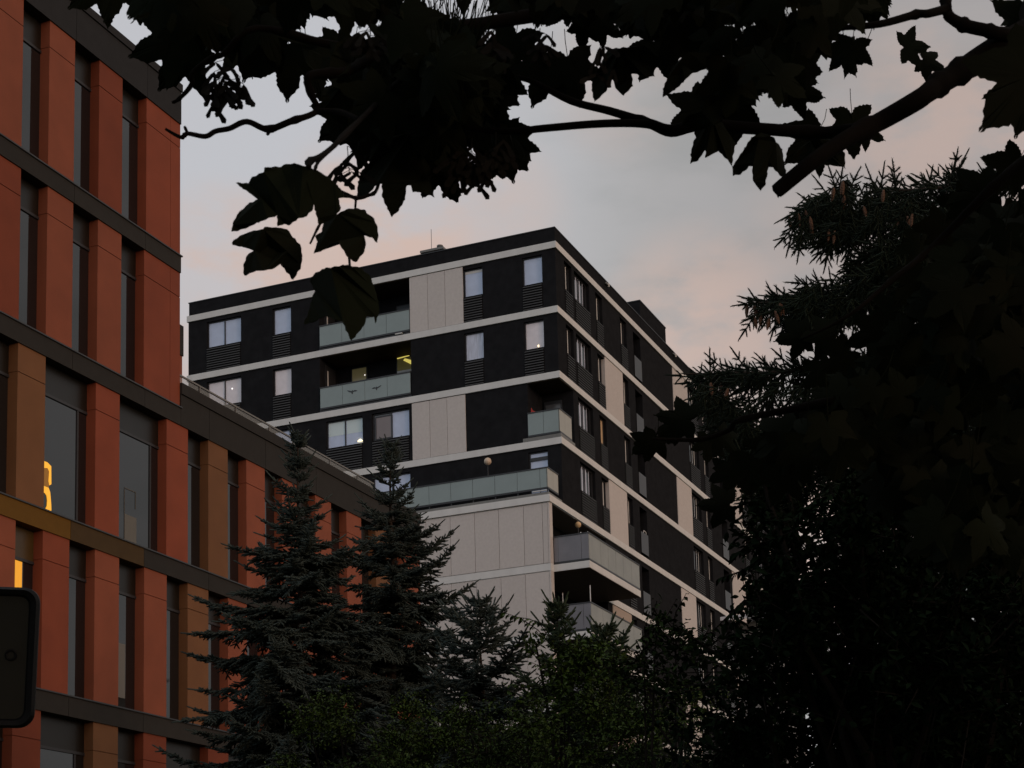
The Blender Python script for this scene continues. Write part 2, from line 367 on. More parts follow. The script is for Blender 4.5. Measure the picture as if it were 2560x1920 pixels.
def balcony_glass(fr, us, z0, z1, w, par, rail=True, foot=None, m=frost):
    for a, b in zip(us[:-1], us[1:]): bx('glass_panel', fr, m, par, a+.008, b-.008, w-.012, w+.012, z0+.03, z1)
    fm = MB(); box(fm, fr, us[0]-.01, us[-1]+.01, w-.035, w+.035, z1, z1+.055); fm.build('handrail', dark_m, par)
    fm = MB(); box(fm, fr, us[0], us[-1], w-.03, w+.022, z0-.05, z0+.03); fm.build('bottom_rail', dark_m, par)
    if foot is not None:
        for u in us:
            bx('post', fr, dark_m, par, u-.02, u+.02, w-.05, w-.014, foot, z1)
# ---- openings of the left front
LW = {0: [(42.70, 44.62, 'pair'), (39.95, 40.95, 'one'), (29.98, 30.95, 'one'), (27.05, 28.03, 'one')],
      1: [(42.70, 44.62, 'pair'), (39.95, 40.95, 'one'), (30.00, 30.97, 'one'), (27.06, 28.03, 'one')],
      2: [(42.70, 44.62, 'pair'), (39.95, 40.95, 'one'), (36.20, 38.12, 'pair'), (33.80, 35.72, 'tilt')],
      3: [(42.70, 44.62, 'pair'), (39.95, 40.95, 'one'), (33.80, 35.72, 'pair'), (27.05, 27.98, 'door')]}
ops = []
for k, ws in LW.items():
    for (a, b, t) in ws:
        ops.append((a, b, T[k]-1.78 if t != 'door' else T[k]-2.55, T[k]-.48, .16))
for k in (0, 1): ops.append((33.66, 38.42, T[k+1]+.02, bz(k), 1.6))
wl = MB(); wall(wl, LF, YB+.0, YE, 25.30, T[0]+.0, ops)
# storey 3 ends at the corner loggia, storey 4 runs through
wl = MB(); wall(wl, LF, YB, YE, T[2], T[0], [o for o in ops if o[2] >= T[2]-.01])
wall(wl, LF, 27.93, YE, T[3], T[2], [o for o in ops if T[3]-.01 <= o[2] < T[2]-.01])
wall(wl, LF, YB, YE, T[4]-.1, T[3], [o for o in ops if o[2] < T[3]-.01])
wl.build('front_wall', black_r, apt)
glz = {(0, 0): [blind, blind], (1, 0): [blind2, blind2], (2, 2): [blind, blind], (2, 3): [blind, blind3]}
for k, ws in LW.items():
    for i, (a, b, t) in enumerate(ws):
        z1, z0 = T[k]-.48, T[k]-1.78
        bm = {(0, 1): blind, (1, 1): blind2, (0, 2): blind, (1, 2): curt, (0, 3): blind, (1, 3): blind2, (3, 2): blind}.get((k, i), blind)
        if t == 'door':
            o = window(LF, a, b, T[k]-2.55, z1, .15, 1, glass=[blind])
            bx('transom', LF, dark_m, o, a+.05, b-.05, -.15, -.08, T[k]-.87, T[k]-.72)
            bx('transom', LF, dark_m, o, a+.05, b-.05, -.15, -.08, T[k]-1.60, T[k]-1.50)
        elif t == 'tilt':
            o = window(LF, a, b, z0, z1, .15, 2, glass=[blind, dglass2])
            m = MB(); P = LF.P; ua, ub = 34.72, 35.60     # sash tipped inwards at the top, seen from outside
            sash = MB(); box(sash, LF, ua, ub, -.125, -.075, z0+.06, z0+.11); box(sash, LF, ua, ub, -.135, -.085, z1-.19, z1-.14); box(sash, LF, ua, ua+.05, -.13, -.08, z0+.11, z1-.19); box(sash, LF, ub-.05, ub, -.13, -.08, z0+.11, z1-.19)
            sash.build('open_sash', dark_m, o); bx('pane', LF, blind3, o, ua+.05, ub-.05, -.12, -.10, z0+.11, z1-.19)
        else:
            o = window(LF, a, b, z0, z1, .15, 2 if t == 'pair' else 1, bm, glass=glz.get((k, i)) if t == 'pair' else None)
        if t != 'door' and k < 3: louvre(LF, a+.02, b, T[k+1]+.02, z0-.02)
        if (k, i) == (1, 3):   # candle-like lamp behind the curtain
            m = MB(); P = LF.P(27.40, -.125, z0+.14); m.tube([P+np.array((0, 0, -.03)), P+np.array((0, 0, .035)), P+np.array((0, 0, .07))], [.03, .034, .005], 8); m.build('candle_lamp', lamp_w, o)
        if (k, i) == (1, 0):
            m = MB(); P = LF.P(43.28, -.12, z1-.50); m.tube([P+np.array((0, 0, -.035)), P+np.array((0, 0, 0)), P+np.array((0, 0, .035))], [.02, .04, .02], 8); m.build('ceiling_lamp', lamp_c, o)
        if (k, i) == (2, 2):
            m = MB(); P = LF.P(36.40, -.12, z0+.20); m.tube([P+np.array((0, 0, -.05)), P+np.array((0, 0, -.02)), P+np.array((0, 0, .06))], [.13, .11, .02], 12); m.build('pendant_lamp', lamp_w, o)
            bx('roller_blind', LF, mat('pale_green_blind', (.62, .74, .76), .4, .4), o, 36.28, 37.10, -.13, -.125, z0+.60, z1-.06)
            bx('roller_blind', LF, mat('pale_green_blind', (.62, .74, .76), .4, .4), o, 37.20, 38.05, -.13, -.125, z0+.60, z1-.06)
        if (k, i) == (0, 2): bx('blind_box', LF, white_c, o, a+.06, b-.06, -.13, -.12, z1-.18, z1-.06)
# white cladding on the left front
cladding(LF, [30.96, 31.86, 32.74, 33.655], T[1]+.025, T[0]-BH-.03)
cladding(LF, [30.97, 31.88, 32.75, 33.645], T[3]+.025, T[2]-BH-.03)
bx('cladding_return', LF, white_p, apt, 30.952, 30.962, -.155, .03, T[0]-1.78, T[0]-.45)
# loggias of the left front
for k in (0, 1):
    z0, z1 = T[k+1]+.02, bz(k)
    m = MB(); P = LF.P
    m.quad(P(33.66, -1.6, z0), P(38.42, -1.6, z0), P(38.42, -1.6, z1), P(33.66, -1.6, z1))
    o = m.build('loggia', black_r, apt)
    bx('soffit', LF, brown_r, o, 33.67, 38.41, -1.59, -.01, z1-.03, z1-.005)
    bx('upstand', LF, dark_m, o, 33.66, 38.42, -.06, .012, z0, z0+.10)
    balcony_glass(LF, [33.68, 34.87, 36.03, 37.20, 38.38], T[k]-2.83, T[k]-1.86, .045, o)
    # windows at the back of the loggia
    def inner(u0, u1, za, zb, mm):
        w = B1(LF, u0-.06, u1+.06, -1.6, -1.56, za-.06, zb+.06).build('back_window', dark_m, o)
        bx('pane', LF, mm, w, u0, u1, -1.558, -1.545, za, zb); return w
    if k == 1:
        w = inner(36.86, 37.60, T[k]-2.2, T[k]-.50, mat('lit_dim_pane', (.22, .20, .12), .15, .5, emit=(.9, .75, .3), estr=.03))
        m = MB(); PP = LF.P(36.92, -1.53, 30.42); m.tube([PP+np.array((0, 0, -.03)), PP, PP+np.array((0, 0, .03))], [.015, .03, .015], 8); m.build('small_lamp', lamp_c, w)
        w = inner(34.2, 35.20, T[k]-1.1, T[k]-.42, mat('lit_dim_pane2', (.18, .16, .06), .15, .5, emit=(.9, .75, .3), estr=.02))
        m = MB(); m.hexa([P(34.30, -1.54, 30.42), P(34.86, -1.54, 30.78), P(34.86, -1.50, 30.78), P(34.30, -1.50, 30.42), P(34.30, -1.54, 30.66), P(34.78, -1.54, 30.86), P(34.78, -1.50, 30.86), P(34.30, -1.50, 30.66)]); m.build('tube_lamp', lamp_y, w)
        m = MB(); m.hexa([P(34.55, -1.54, 30.95), P(35.18, -1.54, 30.90), P(35.18, -1.50, 30.90), P(34.55, -1.50, 30.95), P(34.55, -1.54, 30.98), P(35.18, -1.54, 30.94), P(35.18, -1.50, 30.94), P(34.55, -1.50, 30.98)]); m.build('tube_lamp', lamp_y, w)
        bx('sill_cloth', LF, mat('lit_sill', (.5, .5, .5), .4, .4), w, 34.45, 35.20, -1.54, -1.52, T[k]-1.09, T[k]-1.0)
        # bird-of-prey stickers on the balcony glass
        def bird(u, z, s, flip):
            pts = [(-1, .02), (-.72, .20), (-.42, .24), (-.18, .12), (-.10, .26), (.02, .30), (.10, .14), (.34, .20), (.70, .34), (1.0, .42), (.86, .22), (.55, .05), (.30, -.06), (.12, -.14), (.14, -.34), (.02, -.42), (-.10, -.34), (-.10, -.12), (-.36, -.02), (-.6, -.04)]
            mm = MB(); f = [LF.P(u-x*flip*s, .064, z+y*s) for x, y in pts]; b_ = [LF.P(u-x*flip*s, .059, z+y*s) for x, y in pts]
            mm.poly(f); mm.poly(b_[::-1])
            for i in range(len(f)): mm.quad(f[i], f[(i+1) % len(f)], b_[(i+1) % len(f)], b_[i])
            mm.build('bird_sticker', dark_m, o)
        bird(36.68, 29.02, .27, -1); bird(35.42, 28.99, .25, 1)
    else:
        inner(34.3, 35.15, T[k]-2.3, T[k]-.85, mat('grey_pane', (.10, .11, .12), .1, .5))
    # window in the side wall of the loggia, seen as a bright edge
    bx('side_window', Fr((0, 38.42, 0), (1, 0, 0), (0, -1, 0)), dark_m, o, XB+.45, XB+1.35, -.02, .03, T[k]-2.0, T[k]-.5)
    bx('curtain_edge', Fr((0, 38.42, 0), (1, 0, 0), (0, -1, 0)), white_c, o, XB+.62, XB+.70, .031, .04, T[k]-1.95, T[k]-.75)
# white soap-dish like ledges under the rails
bx('drip_tray', LF, white_c, apt, 34.05, 34.40, .015, .10, T[1]+.06, T[1]+.10)
# ---- corner loggia, storey 3
z0, z1 = T[3]+.02, bz(2)
m = MB(); m.quad((65.1, YB+.0, z0), (65.1, 27.93, z0), (65.1, 27.93, z1), (65.1, YB, z1)); m.quad((XB, 27.93, z0), (65.1, 27.93, z0), (65.1, 27.93, z1), (XB, 27.93, z1))
lo = m.build('corner_loggia', black_r, apt)
bx('soffit', LF, brown_r, lo, YB+.02, 27.92, -1.58, -.02, z1-.03, z1-.004)
bx('floor_slab', LF, grey_m, lo, YB-.02, 28.2, -1.58, .03, z0, z0+.16)
I1 = Fr((65.1, 0, 0), (0, 1, 0), (-1, 0, 0))
w = B1(I1, 26.95, 27.82, 0, .04, z0+.2, T[2]-.70).build('balcony_door', dark_m, lo)
bx('pane', I1, mat('grey_pane', (.10, .11, .12), .1, .5), w, 27.03, 27.74, .041, .05, z0+.3, T[2]-.86)
balcony_glass(LF, [26.47, 27.2, 27.94], T[3]+.25, T[3]+1.26, .03, lo, foot=T[3]+.1)
SF = Fr((0, YB, 0), (1, 0, 0), (0, -1, 0))
balcony_glass(SF, [XB-.03, XB+.55, XB+1.32], T[3]+.25, T[3]+1.26, -.03, lo, m=mat('frosted_glass_side', (.36, .36, .31), .22, .5, .05, 1.5))
m = MB(); PP = LF.P(27.86, -.12, T[3]+1.30); m.poly([PP, PP+np.array((0, -.28, 0)), PP+np.array((0, -.26, .07)), PP+np.array((0, -.10, .16)), PP+np.array((0, -.03, .30))]); 
q = [np.array(v)+np.array((.02, 0, 0)) for v in m.v]; n = len(m.v); m.v += [tuple(x) for x in q]; m.f.append(tuple(range(2*n-1, n-1, -1))); m.f += [(i, (i+1) % n, n+(i+1) % n, n+i) for i in range(n)]
m.build('red_cloth', mat('red_cloth', (.45, .06, .05), .8, .2), lo)
# ---- right front
def cols(k):
    """openings of storey k: (u0, u1, kind)"""
    c = []
    if k in (0, 1): c.append((64.50, 65.36, 'one'))
    if k < 4: c += [(65.66, 67.45, 'pair'), (68.24, 69.10, 'one')]
    c += [(71.43, 72.32, 'one'), (73.25, 74.28, 'french'), (81.60, 83.25, 'two'), (84.04, 84.90, 'one'), (86.95, 88.05, 'french'), (91.45, 92.35, 'one'), (94.2, 95.9, 'pair'), (97.0, 97.9, 'one'), (99.9, 101.0, 'french'), (102.0, 102.9, 'one')]
    if k % 2: c = [(a if abs(a-71.43) > .01 else 71.55, b, t) for a, b, t in c]
    return c
ro = []
for k in range(NF):
    for (a, b, t) in cols(k):
        if t == 'french': ro.append((a, b, T[k+1]+.02, T[k]-.52, .95))
        else: ro.append((a, b, T[k]-1.78, T[k]-.45, .22))
wr = MB()
for k in range(NF):
    a0 = XB if k in (0, 1, 3) else 65.1 if k == 2 else 68.5
    wall(wr, RF, a0, XE, max(T[k+1], 0), T[k], [o for o in ro if T[k+1]-.01 <= o[2] < T[k]-.01])
wr.build('side_wall', black_r, apt)
rnd = random.Random(5)
for k in range(NF-1):
    for (a, b, t) in cols(k):
        z0, z1 = T[k]-1.78, T[k]-.45
        if t == 'french':
            P = RF.P; m = MB(); m.quad(P(a, -.95, T[k+1]+.02), P(b, -.95, T[k+1]+.02), P(b, -.95, T[k]-.52), P(a, -.95, T[k]-.52))
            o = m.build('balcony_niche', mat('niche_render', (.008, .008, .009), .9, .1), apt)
            bx('glass_panel', RF, mat('smoked_glass', (.034, .031, .030), .35, .3, .1), o, a+.01, b-.01, .012, .035, T[k]-2.82, T[k]-1.76)
            bx('niche_door', RF, dark_m, o, a+.05, b-.3, -.94, -.90, T[k+1]+.1, T[k]-.7)
            if k == 3 and a < 75:
                m = MB(); m.tube([P(73.78, -.04, T[k]-1.78), P(73.86, -.04, T[k]-1.58), P(74.16, -.04, T[k]-1.60), P(74.2, -.04, T[k]-1.80)], .022, 6); m.build('drying_rack', white_c, o)
            continue
        n = 2 if t in ('pair', 'two') else 1
        o = window(RF, a, b, z0, z1, .21, n, glass=[dglass]*n)
        # inner curtains close to the glass: pale vertical strips
        for j in range(n):
            w = (b-a-.055*(n+1))/n; pa = a+.055+j*(w+.055)
            sh = .22*(a+b)/2/YB; cw = .30 if t == 'pair' else .15
            mm = curt if t == 'pair' else white_c
            if k == 2 and abs(a-68.24) < .01: mm = mat('tan_curtain', (.55, .40, .24), .6, .3); cw = .5
            if t == 'pair':
                for q0, q1 in (((.51, .63), (.80, .84)) if j == 0 else ((.06, .20), (.46, .52))): bx('curtain', RF, mm, o, pa+q0, min(pa+q1, pa+w), -.189, -.182, z0+.06, z1-.06)
            elif t == 'two' :
                if j: bx('curtain', RF, mm, o, pa+.06, pa+.13, -.189, -.182, z0+.06, z1-.06); bx('curtain', RF, mm, o, pa+.44, pa+.50, -.189, -.182, z0+.06, z1-.06)
            else: bx('curtain', RF, mm, o, a+sh+.01, min(a+sh+(.24 if cw > .3 else .08), b-.06), -.189, -.182, z0+.06, z1-.06)
        louvre(RF, a, b, T[k+1]+.02, z0-.02)
# white cladding of the right front
for k in range(NF-1):
    if k % 2 == 0:
        sp = [(79.13, 81.55)]
    else: sp = [(69.12, 71.47), (88.50, 91.10)]
    for a, b in sp: 
        mid = (a+b)/2; bx('cladding_panel', RF, white_p, apt, a, b, -.02, .03, T[k+1]+.02, T[k]-BH-.02)
        if a < 70 and k < 4: bx('cladding_return', RF, white_p, apt, 69.095, 69.119, -.21, .03, T[k]-1.78, T[k]-.45)
# far end and back
m = MB(); m.quad((XE, YB, 0), (XE, YE, 0), (XE, YE, T[0]), (XE, YB, T[0])); m.quad((XB, YE, 0), (XE, YE, 0), (XE, YE, T[0]), (XB, YE, T[0])); m.build('back_wall', black_r, apt)
bx('roof', LF, roof_m, apt, YB+.2, YE-.2, -(XE-XB)+.2, -.2, T[0], T[0]+.1)
# parapet with metal coping
ring = MB(); box(ring, LF, YB+.0, YE-.03, -.25, -.002, T[0], T[0]+.65); box(ring, RF, XB+.25, XE, -.25, -.002, T[0], T[0]+.65); box(ring, Fr((0, YE-.03, 0), (1, 0, 0), (0, 1, 0)), XB+.25, XE, -.25, -.001, T[0], T[0]+.65)
ring.build('parapet', black_r, apt)
ring = MB(); box(ring, LF, YB-.03, YE+.0, -.28, .03, T[0]+.652, T[0]+.69); box(ring, RF, XB+.28, XE+.02, -.28, .03, T[0]+.652, T[0]+.69)
ring.build('parapet_coping', dark_m, apt)
# floor bands: one ring segment per storey, left and right legs
def lband(k, y0, y1, x1, x0=None):
    z1, z0 = T[k], T[k]-BH
    m = MB(); box(m, LF, y0, y1, -.05, .06, z0, z1)
    if x1: box(m, RF, XB-.06+.06, x1, -.05, .06, z0, z1); box(m, LF, YB-.06, y0, -.0, .06, z0, z1) if y0 > YB-.06 else None
    m.build('floor_band', white_c, apt)
def cband(k):
    P0 = [(XB-.06, YE+.06), (XB-.06, YB-.06), (XE, YB-.06), (XE, YB+.05), (XB+.05, YB+.05), (XB+.05, YE+.06)]
    m = MB(); n = 6; z1, z0 = T[k], T[k]-BH
    if k >= 1: # drip gap line under cladding
        pass
    a = [(x, y, z0) for x, y in P0]; b = [(x, y, z1) for x, y in P0]
    m.poly(a[::-1]); m.poly(b)
    for i in range(n): m.quad(a[i], a[(i+1) % n], b[(i+1) % n], b[i])
    m.build('floor_band', white_c, apt)
for k in range(0, 4): cband(k)
for k in range(4, NF): bx('floor_band', RF, white_c, apt, XW+2.003 if k == 4 else 68.47, XE, -.05, .06, T[k]-BH, T[k])
# slab over the open corner loggia
bx('slab', LF, brown_r, apt, YB+.05, 27.93, -1.6, -.05, T[2]-BH+.01, T[2]-.01); bx('slab', LF, brown_r, apt, YB+.05, 27.93, -1.6, -.05, T[3]-.2, T[3]-.01)
# ---- white block in front of the lower storeys
WY = 46.0
m = MB(); box(m, WF, 27.712, WY, -1.6, -.05, 0, T[4]-BH); box(m, WF, YB+.0, 27.711, -.30, -.05, 0, T[4]-BH); m.build('projecting_block', white_c, apt)
bx('terrace_slab', WF, white_c, apt, YB-.06, WY, -2.0, .06, T[4]-BH, T[4])
bx('upstand', WF, grey_m, apt, YB+.02, WY, -1.5, -.02, T[4]+.001, T[4]+.14)
for k in range(4, NF-1):
    z1, z0 = T[k]-BH-.02, T[k+1]+.02
    us = [26.74, 27.61, 28.78, 29.92, 31.09, 32.27, 33.44, 34.6, 35.8, 37.0, 38.2, 39.4, 40.6, 41.8, 43.0, 44.2, 46.0] if k == 4 else [26.49, 27.60, 28.74, 29.91, 31.10, 32.27, 33.44, 34.6, 35.8, 37.0, 38.2, 39.4, 40.6, 41.8, 43.0, 44.2, 46.0]
    if k == 4: us = [26.49]+us
    for a, b in zip(us[:-1], us[1:]): bx('cladding_panel', WF, white_p, apt, a+.010, b-.010, -.05, 0, z0+.02, z1-.03)
    bx('edge_strip', WF, white_p, apt, YB-.001, 26.485, -.31, .004, z0, z1+.018)
    bx('floor_band', WF, white_c, apt, YB-.001, WY, -.05, .012, T[k+1]-BH, T[k+1]+.005)
# long balcony on the terrace
tb = B1(WF, 26.5, 26.52, -.3, -.28, T[4]+.14, T[4]+.16).build('terrace_railing', dark_m, apt)
us = [26.54, 26.86]+[27.92+1.06*i for i in range(17)]
balcony_glass(WF, us, T[4]+.36, T[4]+1.22, -.15, tb, foot=T[4]+.1)
balcony_glass(RF, [XW+.13, XW+.72, XW+1.28], T[4]+.36, T[4]+1.22, -.10, tb, m=MATS['frosted_glass_side'])
bx('rail_shelf', WF, white_c, tb, 26.55, 27.2, -.14, -.08, T[4]+.22, T[4]+.26)
# globe lamp on a post on the terrace, globe lamp on the lower balcony wall
def globe_at(P, r, post, par, mm):
    m = MB(); seg = 12; rings = 8; c = np.array(P)
    pr = [c+np.array((0, 0, -r*math.cos(math.pi*i/rings))) for i in range(rings+1)]
    m.tube(pr, [max(.004, r*math.sin(math.pi*i/rings)) for i in range(rings+1)], seg); o = m.build('globe_lamp', mm, par, True)
    if post: 
        m = MB(); m.tube([c+np.array((0, 0, -post)), c+np.array((0, 0, -r*.95))], .02, 6); m.build('lamp_post', dark_m, o)
pl = thing('garden_lamp', 'round cream globe lamp on a thin post above the long glass balcony', 'lamp', tuple(WF.P(29.55, -.7, T[4]+.14)))
globe_at(WF.P(29.55, -.7, 24.42), .165, 2.1, pl, globe)
bl = thing('balcony_lamp', 'round amber globe lamp on the dark wall behind the upper side balcony', 'lamp', (65.3, 26.6, 19.35))
globe_at((65.02, 26.35, 21.74), .14, 2.2, bl, mat('amber_globe_shade', (.62, .42, .22), .4, .4))
# ---- side balconies projecting from the right front
YO = 24.775
for k in range(4, NF-1):
    zf = T[k+1]
    P = RF.P
    m = MB(); m.quad(P(62.28, -1.3, zf), P(68.5, -1.3, zf), P(68.5, -1.3, bz(k)), P(62.28, -1.3, bz(k))); m.quad(P(68.5, -1.3, zf), P(68.5, 0, zf), P(68.5, 0, bz(k)), P(68.5, -1.3, bz(k)))
    o = m.build('balcony', black_r, apt)
    bx('slab', RF, white_c, o, 62.28, 68.45, -1.29, YB-YO, zf-BH, zf+.0)
    bx('soffit', RF, brown_r, o, 62.31, 68.42, -1.28, YB-YO-.03, zf-BH-.014, zf-BH-.003)
    if k == 4: bx('soffit', RF, brown_r, o, 62.30, 68.48, -1.295, -.055, bz(k)-.035, bz(k)-.004)
    # end pane towards the street, long side with seven panes
    EF = Fr((62.28, 0, 0), (0, 1, 0), (-1, 0, 0))
    gm = mat('grey_frosted_glass', (.165, .165, .185), .3, .5, .12, 1.2)
    balcony_glass(EF, [24.79, 25.13, 26.19, 26.38], zf+.07, zf+1.17, -.02, o, m=gm)
    balcony_glass(RF, [62.32, 63.66, 64.54, 65.44, 66.36, 67.4, 68.43], zf+.07, zf+1.17, YB-YO-.03, o, m=mat('grey_green_frosted_glass', (.235, .245, .215), .25, .5, .1, 1.0))
    w = B1(RF, 62.75, 63.75, -1.3, -1.22, zf+.1, zf+2.45).build('balcony_door', dark_m, o); bx('pane', RF, dglass2, w, 62.85, 63.65, -1.219, -1.21, zf+.2, zf+2.35)
    w = B1(RF, 65.9, 67.6, -1.3, -1.22, zf+.1, zf+2.3).build('balcony_door', dark_m, o); bx('pane', RF, dglass, w, 66.0, 67.5, -1.219, -1.21, zf+.2, zf+2.2)
    if k == 5: 
        m = MB(); m.tube([(62.4, YO+.06, zf+1.2), (62.4, YO+.06, zf+1.95)], .02, 6); m.build('rail_pole', white_c, o)
        m = MB(); m.tube([(62.9, 26.3, zf+.9), (62.9, 26.3, zf+1.9)], .02, 6); m.build('rail_pole', white_c, o)
    if k == 4:
        for (x, y) in ((62.5, 24.9), (62.45, 25.2)):
            m = MB(); m.tube([(x, y, zf+1.2), (x, y, zf+1.26), (x, y, zf+1.31)], [.02, .04, .01], 6); m.build('rail_ornament', white_c, o)
for k in range(5, NF-1, 2): bx('cladding_panel', RF, mat('beige_cladding', (.40, .33, .27), .7, .3, .05), apt, 69.05, 71.5, -.02, .032, T[k+1]+.02, T[k]-BH-.02)
# ---- roof structures
st = bx('stair_tower', RF, black_r, apt, 74.42, 78.30, -4.5, .012, T[0]+.1, 35.83); bx('coping', RF, dark_m, st, 74.38, 78.34, -4.54, .04, 35.832, 35.88)
ch = bx('chimney', LF, mat('chimney_render', (.10, .09, .08), .8, .2, .1), apt, 32.45, 33.50, -2.6, -1.0, T[0]+.1, 35.55)
bx('chimney_cap', LF, grey_m, ch, 32.38, 33.58, -2.68, -.92, 35.552, 35.66)
m = MB(); m.tube([LF.P(32.78, -1.4, 35.66), LF.P(32.78, -1.4, 35.9)], .11, 10); m.tube([LF.P(32.78, -1.4, 35.9), LF.P(32.78, -1.4, 35.96)], .15, 10); m.build('chimney_pot', grey_m, ch)
m = MB(); m.tube([LF.P(33.12, -1.2, 35.6), LF.P(33.12, -1.2, 36.75)], .012, 5); m.build('aerial', dark_m, ch)
for x in (69.56, 79.34):
    m = B1(RF, x-.05, x+.35, .03, .10, 34.76, 34.84); o = m.build('roof_lamp', grey_m, apt); m = MB(); m.tube([RF.P(x+.3, .07, 34.72), RF.P(x+.3, .07, 34.9)], .05, 6); m.build('lens', white_c, o)
for (x, y) in ((72.9, 27.0), (XB+1, 41.0)): 
    m = MB(); m.tube([(x, y, T[0]+.1), (x, y, T[0]+1.1)], .015, 5); m.build('lightning_rod', dark_m, apt)
# small grey metal roof at the foot of the building
pv = thing('garden_pavilion', 'low pavilion with a pale grey sheet roof among the dark trees', 'pavilion', (43.5, 12.2, 0))
m = MB(); a = np.array
r_ = [a((42.1, 12.95, 11.38)), a((42.6, 11.2, 11.45)), a((44.6, 11.0, 11.95)), a((44.3, 13.2, 11.9))]
m.hexa(list(r_)+[p+a((0, 0, .10)) for p in r_]); m.build('roof', mat('sheet_roof', (.42, .44, .47), .5, .4, .05), pv)
m = MB(); box(m, Fr((0, 0, 0), (1, 0, 0), (0, 1, 0)), 42.8, 44.2, 11.5, 12.7, 0, 11.4); m.build('wall', grey_m, pv)
m = MB(); m.tube([(43.0, 11.9, 11.6), (43.0, 11.9, 11.85), (43.0, 11.9, 11.98)], [.06, .06, .01], 8); m.build('finial', white_c, pv)
# ================================================================ vegetation
def mesh_np(name, V, F, m, parent=None, smooth=False):
    V = np.asarray(V, np.float32); F = np.asarray(F, np.int32); k = F.shape[1]
    me = bpy.data.meshes.new(name); me.vertices.add(len(V)); me.vertices.foreach_set('co', V.ravel())
    me.loops.add(F.size); me.loops.foreach_set('vertex_index', F.ravel())
    me.polygons.add(len(F)); me.polygons.foreach_set('loop_start', np.arange(0, F.size, k, dtype=np.int32)); me.polygons.foreach_set('loop_total', np.full(len(F), k, np.int32))
    if smooth: me.polygons.foreach_set('use_smooth', np.ones(len(F), bool))
    me.update(calc_edges=True); me.materials.append(m)
    o = bpy.data.objects.new(name, me); COL.objects.link(o)
    if parent is not None: o.parent = parent; o.matrix_parent_inverse = Matrix.Translation(-Vector(parent.location)) if parent.type == 'EMPTY' else Matrix()
    return o
def leafmat(name, col, alt, rough=.55, scale=1.5, trans=0.0):
    m = mat(name, col, rough, .12, .2, scale, alt=alt); return m
NR = np.random.default_rng(11)
def unit(v): return v/np.maximum(np.linalg.norm(v, axis=-1, keepdims=True), 1e-9)
def frames(D, N):
    """matrices with columns (side, along, normal) from leaf axis D and rough normal N"""
    D = unit(D); X = unit(np.cross(D, N)); Z = np.cross(X, D); return np.stack([X, D, Z], axis=-1)
def instance(tv, tf, M, P, S_):
    V = np.einsum('nij,kj->nki', M, tv)*S_[:, None, None] + P[:, None, :]
    n, k = len(P), len(tv); F = tf[None]+(np.arange(n)*k)[:, None, None]
    return V.reshape(-1, 3), F.reshape(-1, tf.shape[1])
# ---- needle shoots: every shoot is a bottle brush of thin needles round a twig
class Shoots:
    def __init__(s): s.P = []; s.D = []; s.L = []
    def add(s, p, d, l): s.P.append(p); s.D.append(d); s.L.append(l)
    def arrays(s):
        return np.array(s.P), unit(np.array(s.D)), np.array(s.L)
def needle_mesh(name, sh, m, parent, n=26, nl=.016, nw=.0022, stem=.002, seed=1):
    P, D, L_ = sh.arrays(); r = np.random.default_rng(seed); K = len(P)
    ref = np.where(np.abs(D[:, 2:3]) < .9, np.array([[0, 0, 1.]]), np.array([[1., 0, 0]])); A = unit(np.cross(D, ref)); B = np.cross(D, A)
    t = (np.arange(n)[None]+r.random((K, n)))/n; ph = r.random((K, n))*2*np.pi + np.arange(n)[None]*2.4
    rad = A[:, None]*np.cos(ph)[..., None]+B[:, None]*np.sin(ph)[..., None]
    base = P[:, None]+D[:, None]*(L_[:, None]*t)[..., None]
    nd = unit(D[:, None]*(.50+.7*t[..., None]**2)+rad*1.0); side = unit(np.cross(nd, rad+.01))
    ln = nl*(.75+.5*r.random((K, n)))[..., None]*(1.0-.25*t[..., None])
    V = np.stack([base-side*nw/2, base+side*nw/2, base+nd*ln], axis=2).reshape(-1, 3)
    F = np.arange(len(V)).reshape(-1, 3)
    # dense core of every shoot: a slim blunt spindle
    a = [P+D*(L_[:, None]*f)+(A*math.cos(q)+B*math.sin(q))*stem*g for f, g in ((.04, .8), (.9, .75)) for q in (0, 2.1, 4.2)]
    SV = np.stack(a+[P+D*L_[:, None]*1.03], axis=1).reshape(-1, 3); o = len(V)
    SF = (np.array([[0, 1, 4], [0, 4, 3], [1, 2, 5], [1, 5, 4], [2, 0, 3], [2, 3, 5], [6, 3, 4], [6, 4, 5], [6, 5, 3]])[None]+(np.arange(K)*7)[:, None, None]).reshape(-1, 3)+o
    return mesh_np(name, np.concatenate([V, SV]), np.concatenate([F, SF]), m, parent)
def hang(v, k): v = np.array(v, float); v[2] -= k; return v/np.linalg.norm(v)
